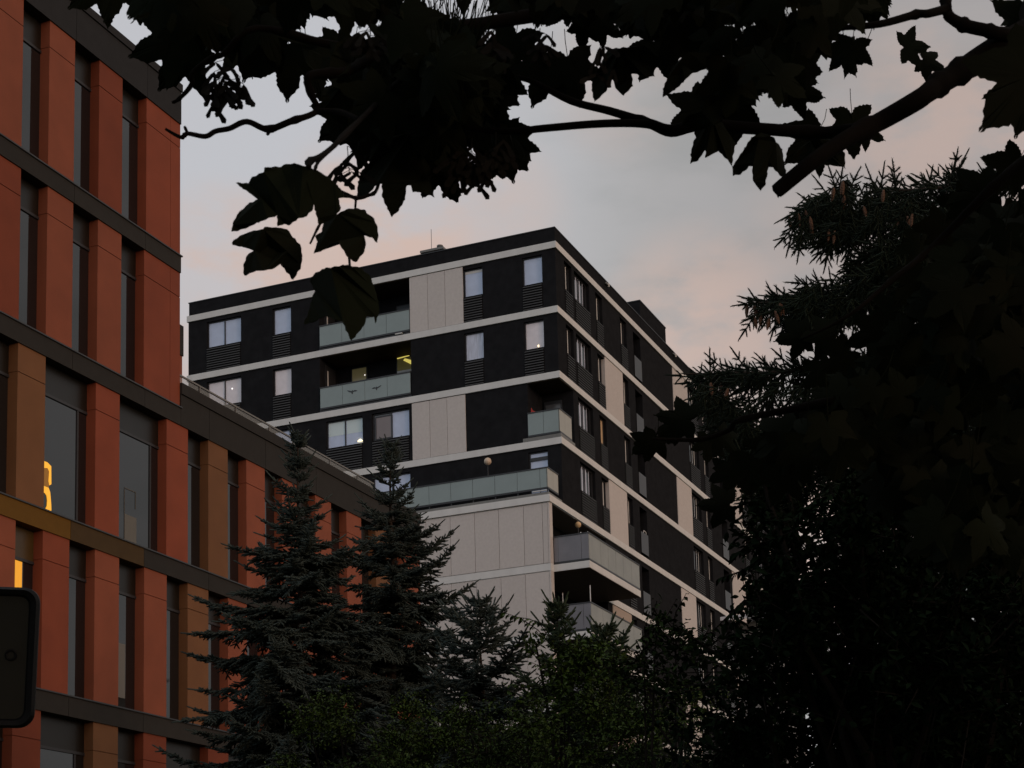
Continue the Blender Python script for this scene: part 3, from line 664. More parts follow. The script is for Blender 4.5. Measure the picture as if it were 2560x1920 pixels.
def spruce_branch(sh, wood, p0, az, ln, elev, sag, tip, R_, step=.075, sub=.42, droop=.25, sl=.075, dens=1.0, wr=.016, clip=None):
    """one branch: curved axis, side twigs both ways, shoots on every twig"""
    h = np.array([math.cos(az), math.sin(az), 0.0]); sd_ = np.array([-h[1], h[0], 0.0]); n = 14; pts = []
    wob = R_.uniform(-.2, .2)
    for i in range(n+1):
        s = i/n; pts.append(np.array(p0)+h*(ln*s)+sd_*(wob*ln*s*s)+np.array((0, 0, ln*(elev*s-sag*s*s+tip*s**3))))
    pts = np.array(pts); wood.tube(pts, [wr*(1-.85*i/n)+.002 for i in range(n+1)], 5, False)
    def axis(s):
        x = s*n; i = min(int(x), n-1); f = x-i; return pts[i]*(1-f)+pts[i+1]*f, (pts[i+1]-pts[i])/np.linalg.norm(pts[i+1]-pts[i])
    m_ = max(3, int(ln/step))
    for i in range(m_):
        s = .12+.88*(i+R_.random()*.6)/m_
        p, d = axis(min(s, .995))
        for sg in (-1, 1):
            if R_.random() > dens: continue
            tl = max(.07, sub*ln*(1-s)*(.6+.7*R_.random())+.05); tl = min(tl, .85)
            out_ = np.array(sd_)*sg*R_.uniform(.75, 1.1)+d*R_.uniform(.5, 1.0)+np.array([0, 0, R_.uniform(-.25, .45)]); out_ /= np.linalg.norm(out_)
            k = max(1, int(tl/(sl*.62))); q = p.copy(); dd = out_.copy()
            for j in range(k):
                dd = hang(dd, droop*(.35+.5*j/k)*R_.uniform(.5, 1.3)) if droop > 0 else dd
                nx = q+dd*(tl/k)
                if clip is None or clip(nx):
                    sh.add(q, dd, tl/k*1.25)
                    for s2 in (-1, 1):
                        if R_.random() < .8:
                            cr_ = np.cross(dd, [0, 0, 1.0]); cr_ = cr_/(np.linalg.norm(cr_)+1e-6)
                            sh.add(q, hang(dd*.8+cr_*s2*.75+np.array([0, 0, R_.uniform(-.2, .35)]), droop*.3), sl*R_.uniform(.6, 1.1))
                q = nx
        if R_.random() < .6: sh.add(p, d+np.array([0, 0, .45]), sl*R_.uniform(.6, 1.0))
    p, d = axis(.99); sh.add(p, d, sl*1.5)
def tree_spruce(label, base, H, prof, mt, seed, zmin=1.5, cones=0, whorl=.42, nb=7, group=None, n=18, nl=.034, nw=.010, stem=.017, sl=.125, elev=(.55, .05), name='spruce_tree', droop=.20, step=.070, colm=None, extra=()):
    R_ = np.random.default_rng(seed); rr = random.Random(seed)
    t = thing(name, label, 'spruce', (base[0], base[1], 0), group)
    top = np.array([base[0], base[1], H])
    tr = MB(); k = 10; tr.tube([(base[0]+.02*math.sin(i*1.7), base[1]+.02*math.cos(i*2.1), H*i/k) for i in range(k+1)], [max(.008, .013*H*(1-i/k)+.006) for i in range(k+1)], 9)
    tr.build('trunk', mat('spruce_bark', (.030, .020, .014), .9, .2, .3, 12), t)
    sh = Shoots(); wd = MB()
    # leader
    for i in range(9):
        z = H-.6+.6*i/9; sh.add(np.array([base[0], base[1], z]), np.array([0, 0, 1.0]), .10)
        a = R_.random()*6.28; sh.add(np.array([base[0], base[1], z]), np.array([math.cos(a), math.sin(a), .9]), sl*R_.uniform(.6, 1.2))
    h = .10
    while H-h > zmin:
        r = prof(h); m_ = nb if h > .8 else 5; a0 = R_.random()*6.28
        for i in range(m_):
            az = a0+6.283*i/m_+R_.uniform(-.35, .35); ln = r*R_.uniform(.55, 1.2)
            f = min(1, h/3.0); e = elev[0]*(1-f)+elev[1]*f
            e += R_.uniform(-.12, .18)*f
            spruce_branch(sh, wd, (base[0], base[1], H-h+R_.uniform(-.28, .28)*min(1, h)), az, ln, e, .35*f+.05, R_.uniform(.2, .42), R_, step=step, sl=sl, droop=droop*(.4+1.0*f)*R_.uniform(.7, 1.5), wr=.006+.010*f)
        # inner fill between whorls
        if h > .9:
            for i in range(5): spruce_branch(sh, wd, (base[0], base[1], H-h-whorl*R_.random()), R_.random()*6.28, r*R_.uniform(.3, .8), R_.uniform(0, .3), .3, .1, R_, step=step*1.3, sl=sl, droop=droop, wr=.006)
        h += whorl*(.55 if h < .5 else 1)*R_.uniform(.8, 1.2)
    for (z, az, ln, e, sg, tp) in extra: spruce_branch(sh, wd, (base[0], base[1], z), az, ln, e, sg, tp, R_, step=step*.8, sl=sl, droop=droop, wr=.018)
    wd.build('limbs', mat('spruce_bark', (.030, .020, .014)), t)
    needle_mesh('crown', sh, mt, t, n=n, nl=nl, nw=nw, stem=stem, seed=seed)
    if cones:
        P, D, L_ = sh.arrays(); cand = np.where((P[:, 2] > H-2.2))[0]; rr.shuffle(list(cand))
        for i in range(cones):
            q = P[int(R_.choice(cand))]; cone(q, .10, t, R_)
    return t
cone_m = mat('spruce_cone_scales', (.105, .050, .026), .6, .3, .3, 60)
CONE = None
def cone(q, l, par, R_):
    global CONE
    if CONE is None:
        m = MB(); n = 9
        for i in range(n):      # overlapping scale rings
            t0, t1 = i/n, (i+1)/n; r0 = .13*math.sin(math.pi*min(1, t0*.9+.12))**.7; r1 = .15*math.sin(math.pi*min(1, t1*.9+.12))**.7
            m.tube([(0, 0, -t0), (0, 0, -t1-.03)], [r0*.85, r1*1.08], 8, True)
        o = m.build('cone', cone_m, par); CONE = o
    else:
        o = CONE.copy(); COL.objects.link(o); o.parent = par
    o.parent = par; o.matrix_parent_inverse = Matrix.Translation(-Vector(par.location))
    o.location = tuple(q); o.scale = (l, l, l); o.rotation_euler = (R_.uniform(-.25, .25), R_.uniform(-.25, .25), 0)
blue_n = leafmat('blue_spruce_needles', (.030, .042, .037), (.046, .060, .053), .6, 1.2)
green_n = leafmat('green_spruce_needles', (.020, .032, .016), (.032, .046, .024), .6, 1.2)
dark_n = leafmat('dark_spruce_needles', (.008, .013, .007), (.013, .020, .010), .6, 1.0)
def ground_xy(px_, dist):
    p = at(px_, 1500, dist); return p[0], p[1]
def tip(x, y, hd):
    """place of a tree whose tip is seen at (x, y), hd metres away along the ground"""
    d = ray(x, y); s = hd/math.hypot(d[0], d[1]); p = CAM+d*s; return (p[0], p[1]), p[2]
b1, H1 = tip(745, 1088, 25.5)
tree_spruce('blue spruce with a long bare leader, left of the pair before the orange office', b1, H1, lambda h: .07+.26*min(h, .45)+(.0 if h < .95 else .62*(h-.95)) if h < 2.4 else min(2.2, 1.10+.42*(h-2.4)), blue_n, 21, whorl=.36, nb=8, group='blue spruces in front of the office',
   extra=((H1-1.9, 1.2, 1.2, .12, .1, .3), (H1-2.9, 2.0, 1.6, .1, .2, .3), (H1-3.6, 1.8, 1.8, .05, .25, .3)))
b2, H2 = tip(975, 1108, 28.0)
tree_spruce('blue spruce standing right of its twin, overlapping the white block corner', b2, H2, lambda h: .07+.24*min(h, .6)+(.0 if h < .9 else .55*(h-.9)) if h < 2.6 else min(2.1, 1.1+.36*(h-2.6)), blue_n, 35, whorl=.36, nb=8, group='blue spruces in front of the office',
   extra=((H2-2.35, -1.3, 1.05, .60, .1, .2), (H2-2.75, -1.6, 1.2, .50, .1, .2), (H2-3.2, -1.0, 1.4, .40, .1, .2)))
b3, H3 = tip(1200, 1500, 22.5)
tree_spruce('smaller grey-green spruce below the white block, right of the blue pair', b3, H3, lambda h: .14+.62*h if h < 1.6 else min(1.9, 1.13+.3*(h-1.6)), blue_n, 44, whorl=.30, nb=7, zmin=2.0)
b4, H4 = tip(1393, 1512, 21.0)
tree_spruce('narrow young spruce with brown cones at its tip before the side balconies', b4, H4, lambda h: .10+.30*h if h < 1.6 else min(1.5, .58+.4*(h-1.6)), green_n, 52, whorl=.26, nb=6, zmin=2.0, cones=16)
b5, H5 = tip(1512, 1568, 20.5)
tree_spruce('low young spruce tip rising right of the cone-bearing spruce', b5, H5, lambda h: .12+.50*h if h < 1.6 else min(1.6, .92+.4*(h-1.6)), green_n, 61, whorl=.28, nb=6, zmin=2.0)
# ---- big spruce at the right edge, drooping branches hung with cones
(bR, HR) = tip(2660, -120, 12.5)
tR = thing('spruce_tree', 'large dark spruce with drooping cone-hung branches at the right edge', 'spruce', (bR[0], bR[1], 0))
RR = np.random.default_rng(77)
tm = MB(); tm.tube([(bR[0], bR[1], HR*i/10) for i in range(11)], [.17*(1-i/10)+.01 for i in range(11)], 10); tm.build('trunk', mat('spruce_bark', (.030, .020, .014)), tR)
shR = Shoots(); wR = MB()
def aim(x, y, dd=0.0):
    d = ray(x, y); s = (12.3+dd)/math.hypot(d[0], d[1]); return CAM+d*s
def hand_branch(x, y, zoff, sag, tipu, dd=0.0, **kw):
    """branch from the trunk whose end hangs where it is seen at (x, y)"""
    e = aim(x, y, dd); v = e-np.array([bR[0], bR[1], 0]); ln = math.hypot(v[0], v[1]); az = math.atan2(v[1], v[0])
    z0 = e[2]+zoff; el = (e[2]-z0)/ln+sag-tipu
    spruce_branch(shR, wR, (bR[0], bR[1], z0), az, ln, el, sag, tipu, RR, wr=.022, **kw)
def spray(x, y, ang, L_, dd=0.0, dr=.15, sl=.10, q=1.0):
    """a flat spray of shoots ending at (x, y): middle twig with paired side shoots"""
    a = math.radians(ang); t_ = aim(x, y, dd); D = RT*math.cos(a)+UP*math.sin(a)+F_*RR.uniform(-.35, .35); D /= np.linalg.norm(D)
    Sd = np.cross(D, F_+RR.normal(size=3)*.45); Sd /= np.linalg.norm(Sd); n = max(2, int(L_/.055))
    for i in range(n):
        f = i/n; p = t_-D*L_*(1-f)+np.array([0, 0, dr*L_*(f-1)*f]); k = sl*(1.15-.5*f)
        shR.add(p, D, L_/n*1.25)
        for s_ in (-1, 1):
            if RR.random() < .9*q: shR.add(p, D*.85+Sd*s_*.75+np.array([0, 0, RR.uniform(-.25, .15)]), k*RR.uniform(.7, 1.15))
    shR.add(t_-D*L_/n, D, sl*1.35)
# boughs: wood from the trunk to where each bough ends
for (x, y, zo) in ((1985, 540, .35), (2190, 480, .1), (1870, 758, .25), (2130, 665, .3), (1710, 935, .4), (1790, 930, .5), (1850, 1090, .5), (1960, 1180, .5), (2362, 585, .3)):
    e = aim(x, y); v0 = np.array([bR[0], bR[1], e[2]+zo]); pts = [v0+(e-v0)*f+np.array([0, 0, -.5*zo*math.sin(f*math.pi)]) for f in np.linspace(0, 1, 12)]
    wR.tube(pts, [.024*(1-f*.85)+.003 for f in np.linspace(0, 1, 12)], 6, False)
    for f in np.linspace(.15, .96, 46):
        p = v0+(e-v0)*f+np.array([0, 0, -.5*zo*math.sin(f*math.pi)]); v = p-CAM; z_ = v@F_; xx, yy = FPX*(v@RT)/z_+CX, -FPX*(v@UP)/z_+CY
        if xx < 2620:
            for q in range(2):
                aa = RR.normal(205, 50); ll = RR.uniform(.10, .2); w_ = ll*FPX/12.3; spray(xx+w_*math.cos(math.radians(aa)), yy-w_*math.sin(math.radians(aa)), aa, ll, RR.uniform(-.3, .3), sl=.09)
# sprays that stand out against the sky
for (x, y, an, L_) in ((1850, 762, 186, .34), (1880, 735, 128, .16), (1925, 722, 118, .14), (1905, 790, 205, .22), (1958, 741, 190, .3), (2000, 700, 135, .16), (2040, 690, 110, .14), (2075, 688, 100, .14), (2120, 658, 195, .3), (2150, 630, 170, .25),
    (1958, 547, 205, .28), (1985, 520, 170, .25), (2010, 495, 150, .25), (2045, 455, 130, .25), (2075, 425, 110, .25), (2105, 430, 80, .22), (2142, 436, 62, .22), (2172, 430, 112, .24), (2209, 424, 82, .26), (2243, 460, 38, .24), (2255, 485, 15, .2), (2262, 510, 0, .2), (2300, 505, 60, .2), (2330, 515, 75, .2), (2400, 520, 130, .2), (2430, 520, 100, .2),
    (2095, 638, 262, .42), (2072, 596, 275, .3), (2050, 580, 265, .3), (2122, 612, 285, .3), (2165, 600, 268, .32), (2140, 560, 300, .3), (2225, 610, 262, .3), (2010, 560, 260, .22), (2255, 640, 260, .25),
    (2010, 800, 262, .25), (2045, 805, 268, .28), (2075, 800, 265, .28), (2105, 790, 270, .3), (2140, 770, 270, .3), (2185, 765, 265, .34), (2215, 770, 262, .34), (2250, 760, 262, .3), (1985, 780, 250, .2), (2170, 720, 262, .3), (2235, 720, 265, .3),
    (1686, 938, 176, .30), (1706, 958, 190, .26), (1752, 930, 82, .18), (1785, 920, 98, .26), (1770, 945, 165, .24), (1765, 965, 200, .24), (1850, 914, 55, .22), (1825, 925, 120, .18), (1900, 905, 150, .18), (1930, 912, 60, .15), (1960, 908, 110, .16), (1870, 925, 100, .2), (1990, 900, 120, .2), (1740, 990, 215, .2), (1775, 1010, 262, .24), (1800, 1040, 255, .24), (1830, 1070, 262, .25), (1770, 1060, 250, .2)): spray(x, y, an, L_, RR.uniform(-.15, .15))
def inpoly(x, y, P):
    c = False; j = len(P)-1
    for i in range(len(P)):
        if (P[i][1] > y) != (P[j][1] > y) and x < (P[j][0]-P[i][0])*(y-P[i][1])/(P[j][1]-P[i][1])+P[i][0]: c = not c
        j = i
    return c
def mass(P, n, an, sd, d0=-.9, d1=.9, L0=.14, L1=.30, gaps=()):
    xs = [p[0] for p in P]; ys = [p[1] for p in P]; k = 0
    while k < n:
        x, y = RR.uniform(min(xs), max(xs)), RR.uniform(min(ys), max(ys))
        if not inpoly(x, y, P) or any((x-g[0])**2/g[2]**2+(y-g[1])**2/g[3]**2 < 1 for g in gaps): continue
        aa, ll = RR.normal(an, sd), RR.uniform(L0, L1); q = ll*FPX/12.3; spray(x+q*math.cos(math.radians(aa)), y-q*math.sin(math.radians(aa)), aa, ll, RR.uniform(d0, d1), sl=.095); k += 1
GP = ((2035, 1300, 48, 75), (2050, 1420, 36, 40), (2120, 1330, 30, 30), (2235, 775, 22, 30), (2235, 660, 20, 16), (2220, 560, 8, 12), (1835, 1130, 30, 40), (1980, 1040, 12, 30), (2010, 1055, 8, 22), (1935, 1030, 8, 12), (2150, 975, 14, 10))
mass([(1985, 545), (2040, 480), (2110, 445), (2190, 460), (2250, 480), (2330, 505), (2400, 515), (2470, 550), (2560, 600), (2640, 760), (2300, 740), (2250, 690), (2190, 640), (2170, 580), (2120, 590), (2090, 610), (2050, 570)], 520, 250, 42, gaps=GP)
mass([(1900, 755), (1960, 735), (2020, 710), (2090, 700), (2200, 690), (2300, 700), (2300, 770), (2180, 750), (2100, 780), (2030, 785), (1975, 765)], 200, 250, 35, gaps=GP)
mass([(2150, 650), (2230, 600), (2300, 600), (2320, 720), (2200, 700)], 80, 245, 35, gaps=GP)
mass([(1725, 950), (1790, 945), (1880, 930), (1990, 925), (2100, 890), (2250, 860), (2640, 700), (2640, 1500), (2100, 1500), (2040, 1330), (1960, 1230), (1880, 1160), (1820, 1090), (1790, 1010)], 1300, 248, 42, gaps=GP)
mass([(1740, 960), (1800, 1060), (1860, 1180), (1905, 1300), (1980, 1250), (1930, 1100), (1850, 1000)], 110, 245, 42, L0=.10, L1=.22)
mass([(2100, 1400), (2640, 1400), (2640, 1900), (2200, 1900)], 200, 248, 38)
# side shoot that stands up like a second leader
pL = aim(2362, 590); pT = aim(2395, 372)
wR.tube([pL, aim(2368, 480), pT], [.014, .010, .003], 5)
for i in range(8):
    f = i/8; q = pL*(1-f)+pT*f; a0 = RR.random()*6.28
    for j in range(4): shR.add(q, np.array([math.cos(a0+j*1.57), math.sin(a0+j*1.57), .5]), .15*(1.1-.75*f)*RR.uniform(.7, 1.2))
    shR.add(q, pT-pL, .10)
for (x0, y0, x1, y1) in ((2382, 450, 2412, 392), (2365, 570, 2312, 600), (2370, 500, 2330, 470), (2375, 520, 2420, 500)): spray(x1, y1, math.degrees(math.atan2(y0-y1, x1-x0)), .22)
# the body of the tree, all round
h = .25; zc = aim(2500, 600)[2]
while HR-h > 1.2:
    r = min(2.6, .12+.38*h)
    for i in range(3 if HR-h > zc else 5):
        az = RR.uniform(-2.2, 1.0) if HR-h > zc-2 else RR.random()*6.283
        spruce_branch(shR, wR, (bR[0], bR[1], HR-h), az, r*RR.uniform(.6, 1.0), .1, .35, .15, RR, step=.10, sub=.34, droop=.7, sl=.12, wr=.012)
    h += .24
wR.build('limbs', mat('spruce_bark', (.030, .020, .014)), tR)
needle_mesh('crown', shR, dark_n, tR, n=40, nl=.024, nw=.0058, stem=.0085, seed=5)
PR = np.array(shR.P); vv = PR-CAM; dz = vv@F_; PX = FPX*(vv@RT)/dz+CX; PY = -FPX*(vv@UP)/dz+CY
for (x, y) in ((1828, 775), (1858, 790), (1900, 790), (1912, 800), (1935, 780), (1945, 770), (1972, 545), (1985, 540), (2008, 530), (2012, 545), (2035, 575), (2062, 585), (2075, 588), (2083, 585), (2090, 455), (2078, 480), (2100, 450), (2105, 470), (2160, 525), (2238, 555), (2268, 560), (2280, 555), (2195, 495), (1788, 960), (1802, 965), (1810, 962), (1885, 775), (1925, 760), (2103, 505), (2035, 555)):
    sc_ = np.hypot(PX-x, PY-y+14)+np.maximum(0, dz-12.2)*30; k = int(np.argmin(sc_)); cone(PR[k]+np.array([0, 0, -.01]), .105, tR, RR)
# ---- leaves
def ovate(w=.46, fold=.10, curl=.12):
    """a pointed oval leaf folded along its midrib, base at 0, tip at y=1"""
    ys = [0, .18, .45, .75, 1.0]; ws = [0, .62, 1.0, .62, 0]
    V = []; 
    for y, q in zip(ys, ws): V += [(-w/2*q, y, fold*q-curl*y*y), (0, y, -curl*y*y), (w/2*q, y, fold*q-curl*y*y)]
    F = []
    for i in range(4):
        a = i*3; F += [(a, a+1, a+4), (a, a+4, a+3), (a+1, a+2, a+5), (a+1, a+5, a+4)]
    return np.array(V, float), np.array(F)
OV = ovate()
def leafy(label, cat, base, blobs, leaf, dens, mt, seed, name='tree', group=None, trunk_r=.07, up=.35, sprays=(), barkc='tree_bark', trunk=True):
    """broadleaf shrub or tree: stems to every clump, leaves in layered clumps; blobs = (centre, radius, count)"""
    R_ = np.random.default_rng(seed); t = thing(name, label, cat, (base[0], base[1], 0), group)
    bm_ = mat(barkc, (.012, .010, .008), .95, .05, .3, 12)
    P = []; wd = MB(); cz = min(b[0][2] for b in blobs)
    if trunk:
        tr = MB(); zt = max(.6, cz*.75); tr.tube([(base[0], base[1], 0), (base[0]+.03, base[1]-.02, zt*.5), (base[0], base[1]+.04, zt)], [trunk_r, trunk_r*.8, trunk_r*.6], 9); tr.build('trunk', bm_, t)
    for (c, rad, cnt) in blobs:
        c = np.array(c, float); rad = np.array(rad if hasattr(rad, '__len__') else (rad,)*3, float)
        a = np.array([base[0], base[1], max(.6, cz*.6)]); mid = (a+c)/2+R_.normal(0, .12, 3)
        wd.tube([a, mid, c], [trunk_r*.45, trunk_r*.3, trunk_r*.12], 5, False)
        # twigs radiating through the clump, leaves strung along twigs
        nt_ = max(8, int(cnt/14)); d = unit(R_.normal(size=(nt_, 3))); rr = R_.random(nt_)**.45
        ends = c+d*rad*rr[:, None]*R_.uniform(.75, 1.12, (nt_, 1)); st = c+(ends-c)*.35+R_.normal(0, .08, (nt_, 3))
        for s0, s1 in list(zip(st, ends))[:60]: wd.tube([s0, s1], [.006, .002], 3, False)
        f = R_.random((nt_, 14)); q = st[:, None]*(1-f[..., None])+ends[:, None]*f[..., None]+R_.normal(0, leaf*.55, (nt_, 14, 3)); P.append(q.reshape(-1, 3))
    P = np.concatenate(P)
    wd.build('limbs', bm_, t)
    D = unit(R_.normal(size=P.shape)*np.array([1, 1, .6])+np.array([0, 0, -.25])); N = unit(R_.normal(size=P.shape)*.6+np.array([0, 0, 1.0]))
    sc = leaf*R_.uniform(.6, 1.25, len(P))
    for (pts, l, n) in sprays:    # arching shoots with alternating leaves hanging off them
        pts = np.array(pts); wd2 = MB(); wd2.tube(pts, [.006]*(len(pts)-1)+[.002], 4, False); wd2.build('shoot', bm_, t)
        seg = np.linspace(0, len(pts)-1.001, n); ii = seg.astype(int); ff = (seg-ii)[:, None]; q = pts[ii]*(1-ff)+pts[ii+1]*ff
        dd = unit(pts[ii+1]-pts[ii]); sg = np.where(np.arange(n) % 2, 1, -1)[:, None]; sd_ = unit(np.cross(dd, [0, 0, 1.0]))
        P = np.concatenate([P, q]); D = np.concatenate([D, unit(dd*.5+sd_*sg*.7+np.array([0, 0, -.55]))]); N = np.concatenate([N, unit(np.array([0, 0, 1.])+R_.normal(size=(n, 3))*.35)]); sc = np.concatenate([sc, np.full(n, l)*R_.uniform(.8, 1.15, n)])
    V, F = instance(OV[0], OV[1], frames(D, N), P, sc)
    mesh_np('crown', V, F, mt, t)
    return t
def blob(x, y, dist, r, n): 
    d = ray(x, y); s = dist/math.hypot(d[0], d[1]); return (CAM+d*s, r, n)
def gpt(x, y, dist): d = ray(x, y); s = dist/math.hypot(d[0], d[1]); p = CAM+d*s; return p
hedge_g = leafmat('hedge_leaf', (.026, .046, .005), (.054, .084, .009), .5, 2.5)
hedge_d = mat('dark_leaf', (.012, .022, .006), .8, .06, .2, 2.0, alt=(.024, .040, .010))
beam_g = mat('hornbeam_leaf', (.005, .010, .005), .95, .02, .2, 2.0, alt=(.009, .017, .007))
red_l = leafmat('reddish_leaf', (.060, .022, .012), (.085, .035, .016), .5, 2.0)
def bush(label, x, y, dist, w, h, n, mt, seed, leaf=.043, name='shrub', cat='shrub', **k):
    """rounded shrub whose top is seen at (x, y): clumps stacked below the top"""
    top = gpt(x, y, dist); R_ = np.random.default_rng(seed); bl = []
    for i in range(n):
        a = R_.random()*6.28; f = R_.random(); z = top[2]-.30-(top[2]-.8)*f**.8*.95; rr = w*(.35+.65*min(1, (top[2]-z)/h))*math.sqrt(R_.random())
        bl.append(((top[0]+rr*math.cos(a), top[1]+rr*math.sin(a), z), (.42, .42, .34), 760))
    return leafy(label, cat, (top[0], top[1]), bl, leaf, 1, mt, seed, name=name, **k)
def arc(*p, dist=12): return [gpt(x, y, dist) for x, y in p]
bush('yellow-green leafy shrub at the foot of the two blue spruces', 985, 1672, 18.5, 1.6, 1.2, 50, hedge_g, 101, group='garden shrubs below the white block')
bush('broad green shrub below the smaller grey-green spruce', 1160, 1658, 17.5, 1.6, 1.0, 56, hedge_g, 102, group='garden shrubs below the white block')
bush('small shrub with reddish new leaves against the white block', 1268, 1640, 18.8, .45, .8, 9, red_l, 103, leaf=.05)
leafy('climbing shrub with arching shoots of hanging heart-shaped leaves', 'shrub', gpt(1400, 1700, 16.5)[:2],
      [blob(1405, 1690, 16.5, .34, 420), blob(1440, 1640, 16.6, .24, 260), blob(1465, 1620, 16.5, .22, 220), blob(1340, 1610, 16.5, .14, 100), blob(1410, 1760, 16.4, .7, 900), blob(1480, 1680, 16.4, .5, 600)], .065, 1, hedge_g, 104, name='shrub',
      sprays=[(arc((1400, 1640), (1345, 1575), (1300, 1545), (1262, 1532), dist=16.5), .085, 22), (arc((1390, 1620), (1350, 1560), (1325, 1548), (1292, 1542), dist=16.4), .075, 16), (arc((1400, 1680), (1350, 1640), (1310, 1618), dist=16.5), .07, 14), (arc((1400, 1700), (1360, 1672), (1328, 1655), dist=16.3), .07, 12)])
bush('olive green shrub in the middle of the bottom edge', 1330, 1690, 15.5, 1.6, 1.0, 60, hedge_g, 105, group='garden shrubs below the white block')
bush('green shrub under the side balconies, right of the climbing shrub', 1560, 1640, 17.0, 1.5, 1.0, 54, hedge_g, 106, group='garden shrubs below the white block')
bush('dark green shrub before the foot of the right front', 1720, 1660, 15.5, 1.5, 1.1, 46, hedge_d, 107, name='shrub')
bush('dense shrub filling the bottom edge left of centre', 820, 1790, 17.0, 1.4, 1.0, 34, hedge_d, 108)
bush('dense low shrub at the bottom, in front of the yellow-green one', 1080, 1800, 14.0, 1.5, 1.0, 40, hedge_d, 109)
# young maple with sharply cut layered leaves in front of the right front
leafy('slender young tree with layered leaves before the right front of the apartments', 'tree', gpt(1680, 1700, 13.0)[:2],
      [blob(1640, 1560, 13, .13, 60), blob(1690, 1600, 13, .22, 130), blob(1610, 1640, 13, .3, 200), blob(1735, 1640, 13, .35, 260), blob(1560, 1690, 13, .3, 200), blob(1680, 1720, 13, .5, 500)], .06, 1, hedge_d, 120, name='young_tree', trunk_r=.04,
      sprays=[(arc((1690, 1650), (1680, 1580), (1690, 1530), (1715, 1485), dist=13), .075, 20), (arc((1690, 1640), (1730, 1600), (1780, 1580), (1820, 1540), (1870, 1490), dist=13), .07, 30), (arc((1690, 1620), (1650, 1570), (1690, 1500), dist=13.1), .07, 16), (arc((1620, 1660), (1590, 1600), (1640, 1590), (1700, 1570), dist=12.9), .07, 20)])
# hornbeam whose toothed leafy boughs reach over the right front
R_ = np.random.default_rng(9)
hb = []; 
for (x, y, r, n) in ((1910, 1235, .16, 150), (1885, 1320, .12, 100), (1900, 1180, .12, 90), (1950, 1130, .14, 120), (1970, 1340, .22, 300), (1930, 1390, .16, 160), (2000, 1290, .10, 60), (1990, 1470, .26, 400), (1930, 1470, .2, 200), (2150, 1400, .26, 400), (2060, 1480, .5, 900), (1960, 1550, .30, 450), (2150, 1300, .4, 650), (2200, 1420, .6, 1100), (2300, 1320, .6, 1000), (2030, 1640, .6, 1000), (2180, 1600, .7, 1300), (2380, 1480, .7, 1200), (2350, 1680, .8, 1500), (2520, 1600, .8, 1300), (1900, 1700, .6, 1000), (2060, 1820, .8, 1500), (2260, 1850, .9, 1700), (2480, 1850, .9, 1500), (1840, 1860, .7, 1200), (2160, 1210, .22, 260), (2020, 1560, .4, 500)):
    hb.append(blob(x, y, 8.6+R_.uniform(-.5, .6), r, n))
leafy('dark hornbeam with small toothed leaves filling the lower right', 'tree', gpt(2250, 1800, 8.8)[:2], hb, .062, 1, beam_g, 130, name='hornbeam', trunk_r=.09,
      sprays=[(arc((1980, 1330), (1930, 1350), (1880, 1365), (1835, 1385), dist=8.5), .06, 26), (arc((1960, 1390), (1900, 1400), (1850, 1430), (1800, 1445), dist=8.5), .06, 24), (arc((2150, 1240), (2100, 1230), (2040, 1250), (1990, 1290), dist=8.4), .065, 26), (arc((2200, 1330), (2130, 1300), (2060, 1300), dist=8.3), .065, 22), (arc((1960, 1500), (1900, 1480), (1860, 1505), (1820, 1540), dist=8.5), .06, 22)])
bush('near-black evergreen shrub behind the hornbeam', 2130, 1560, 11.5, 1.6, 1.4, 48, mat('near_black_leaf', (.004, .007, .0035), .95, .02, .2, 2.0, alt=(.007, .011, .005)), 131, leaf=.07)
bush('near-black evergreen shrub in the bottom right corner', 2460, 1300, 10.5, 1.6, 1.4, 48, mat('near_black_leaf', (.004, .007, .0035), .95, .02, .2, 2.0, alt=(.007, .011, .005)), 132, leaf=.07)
# ================================================================ maple the photographer stands under
def maple_leaf(bend, cup, seed):
    half = [(180, .07), (155, .24), (134, .38), (120, .52), (112, .65), (104, .60), (93, .54), (84, .48), (74, .60), (64, .75), (57, .90), (53, .99), (49, .90), (42, .79), (34, .66), (28, .55), (23, .63), (17, .77), (10, .90), (4, .98), (0, 1.10)]
    R_ = np.random.default_rng(seed); pts = []
    def pc(a, r): a = math.radians(a); return np.array([math.sin(a)*r, math.cos(a)*r])
    for sgn in (1, -1):
        hl = [(a*sgn, r*(1+R_.uniform(-.05, .05))) for a, r in half]; seq = []
        for (a0, r0), (a1, r1) in zip(hl[:-1], hl[1:]):
            p, q = pc(a0, r0), pc(a1, r1); seq.append(p); nrm = np.array([(q-p)[1], -(q-p)[0]])*-sgn; nrm = nrm/(np.linalg.norm(nrm)+1e-9); L_ = np.linalg.norm(q-p)
            k = max(1, int(L_/.085))
            for i in range(k):   # fine teeth
                f0 = (i+.55)/k; seq.append(p+(q-p)*f0+nrm*.012*R_.uniform(.4, 1.8))
                if i < k-1: seq.append(p+(q-p)*((i+1)/k)-nrm*.008)
        pts.append(seq)
    out_ = pts[0]+[pc(0, 1.0)]+pts[1][::-1][:-1]
    ctr = np.array([0, .14]); P = np.array([ctr]+[ctr+(p-ctr)*.5 for p in out_]+list(out_)); n = len(out_)
    r2 = (P**2).sum(1); ang = np.arctan2(P[:, 0], P[:, 1])
    Z = -bend*P[:, 1]*np.abs(P[:, 1])-cup*P[:, 0]**2+.02*np.cos(ang*6.6)*r2+.03*np.sin(P[:, 0]*5+seed)*P[:, 1]
    V = np.column_stack([P, Z]); F = []
    for i in range(n):
        j = (i+1) % n; F += [(0, 1+i, 1+j), (1+i, 1+n+i, 1+n+j), (1+i, 1+n+j, 1+j)]
    return V, np.array(F)
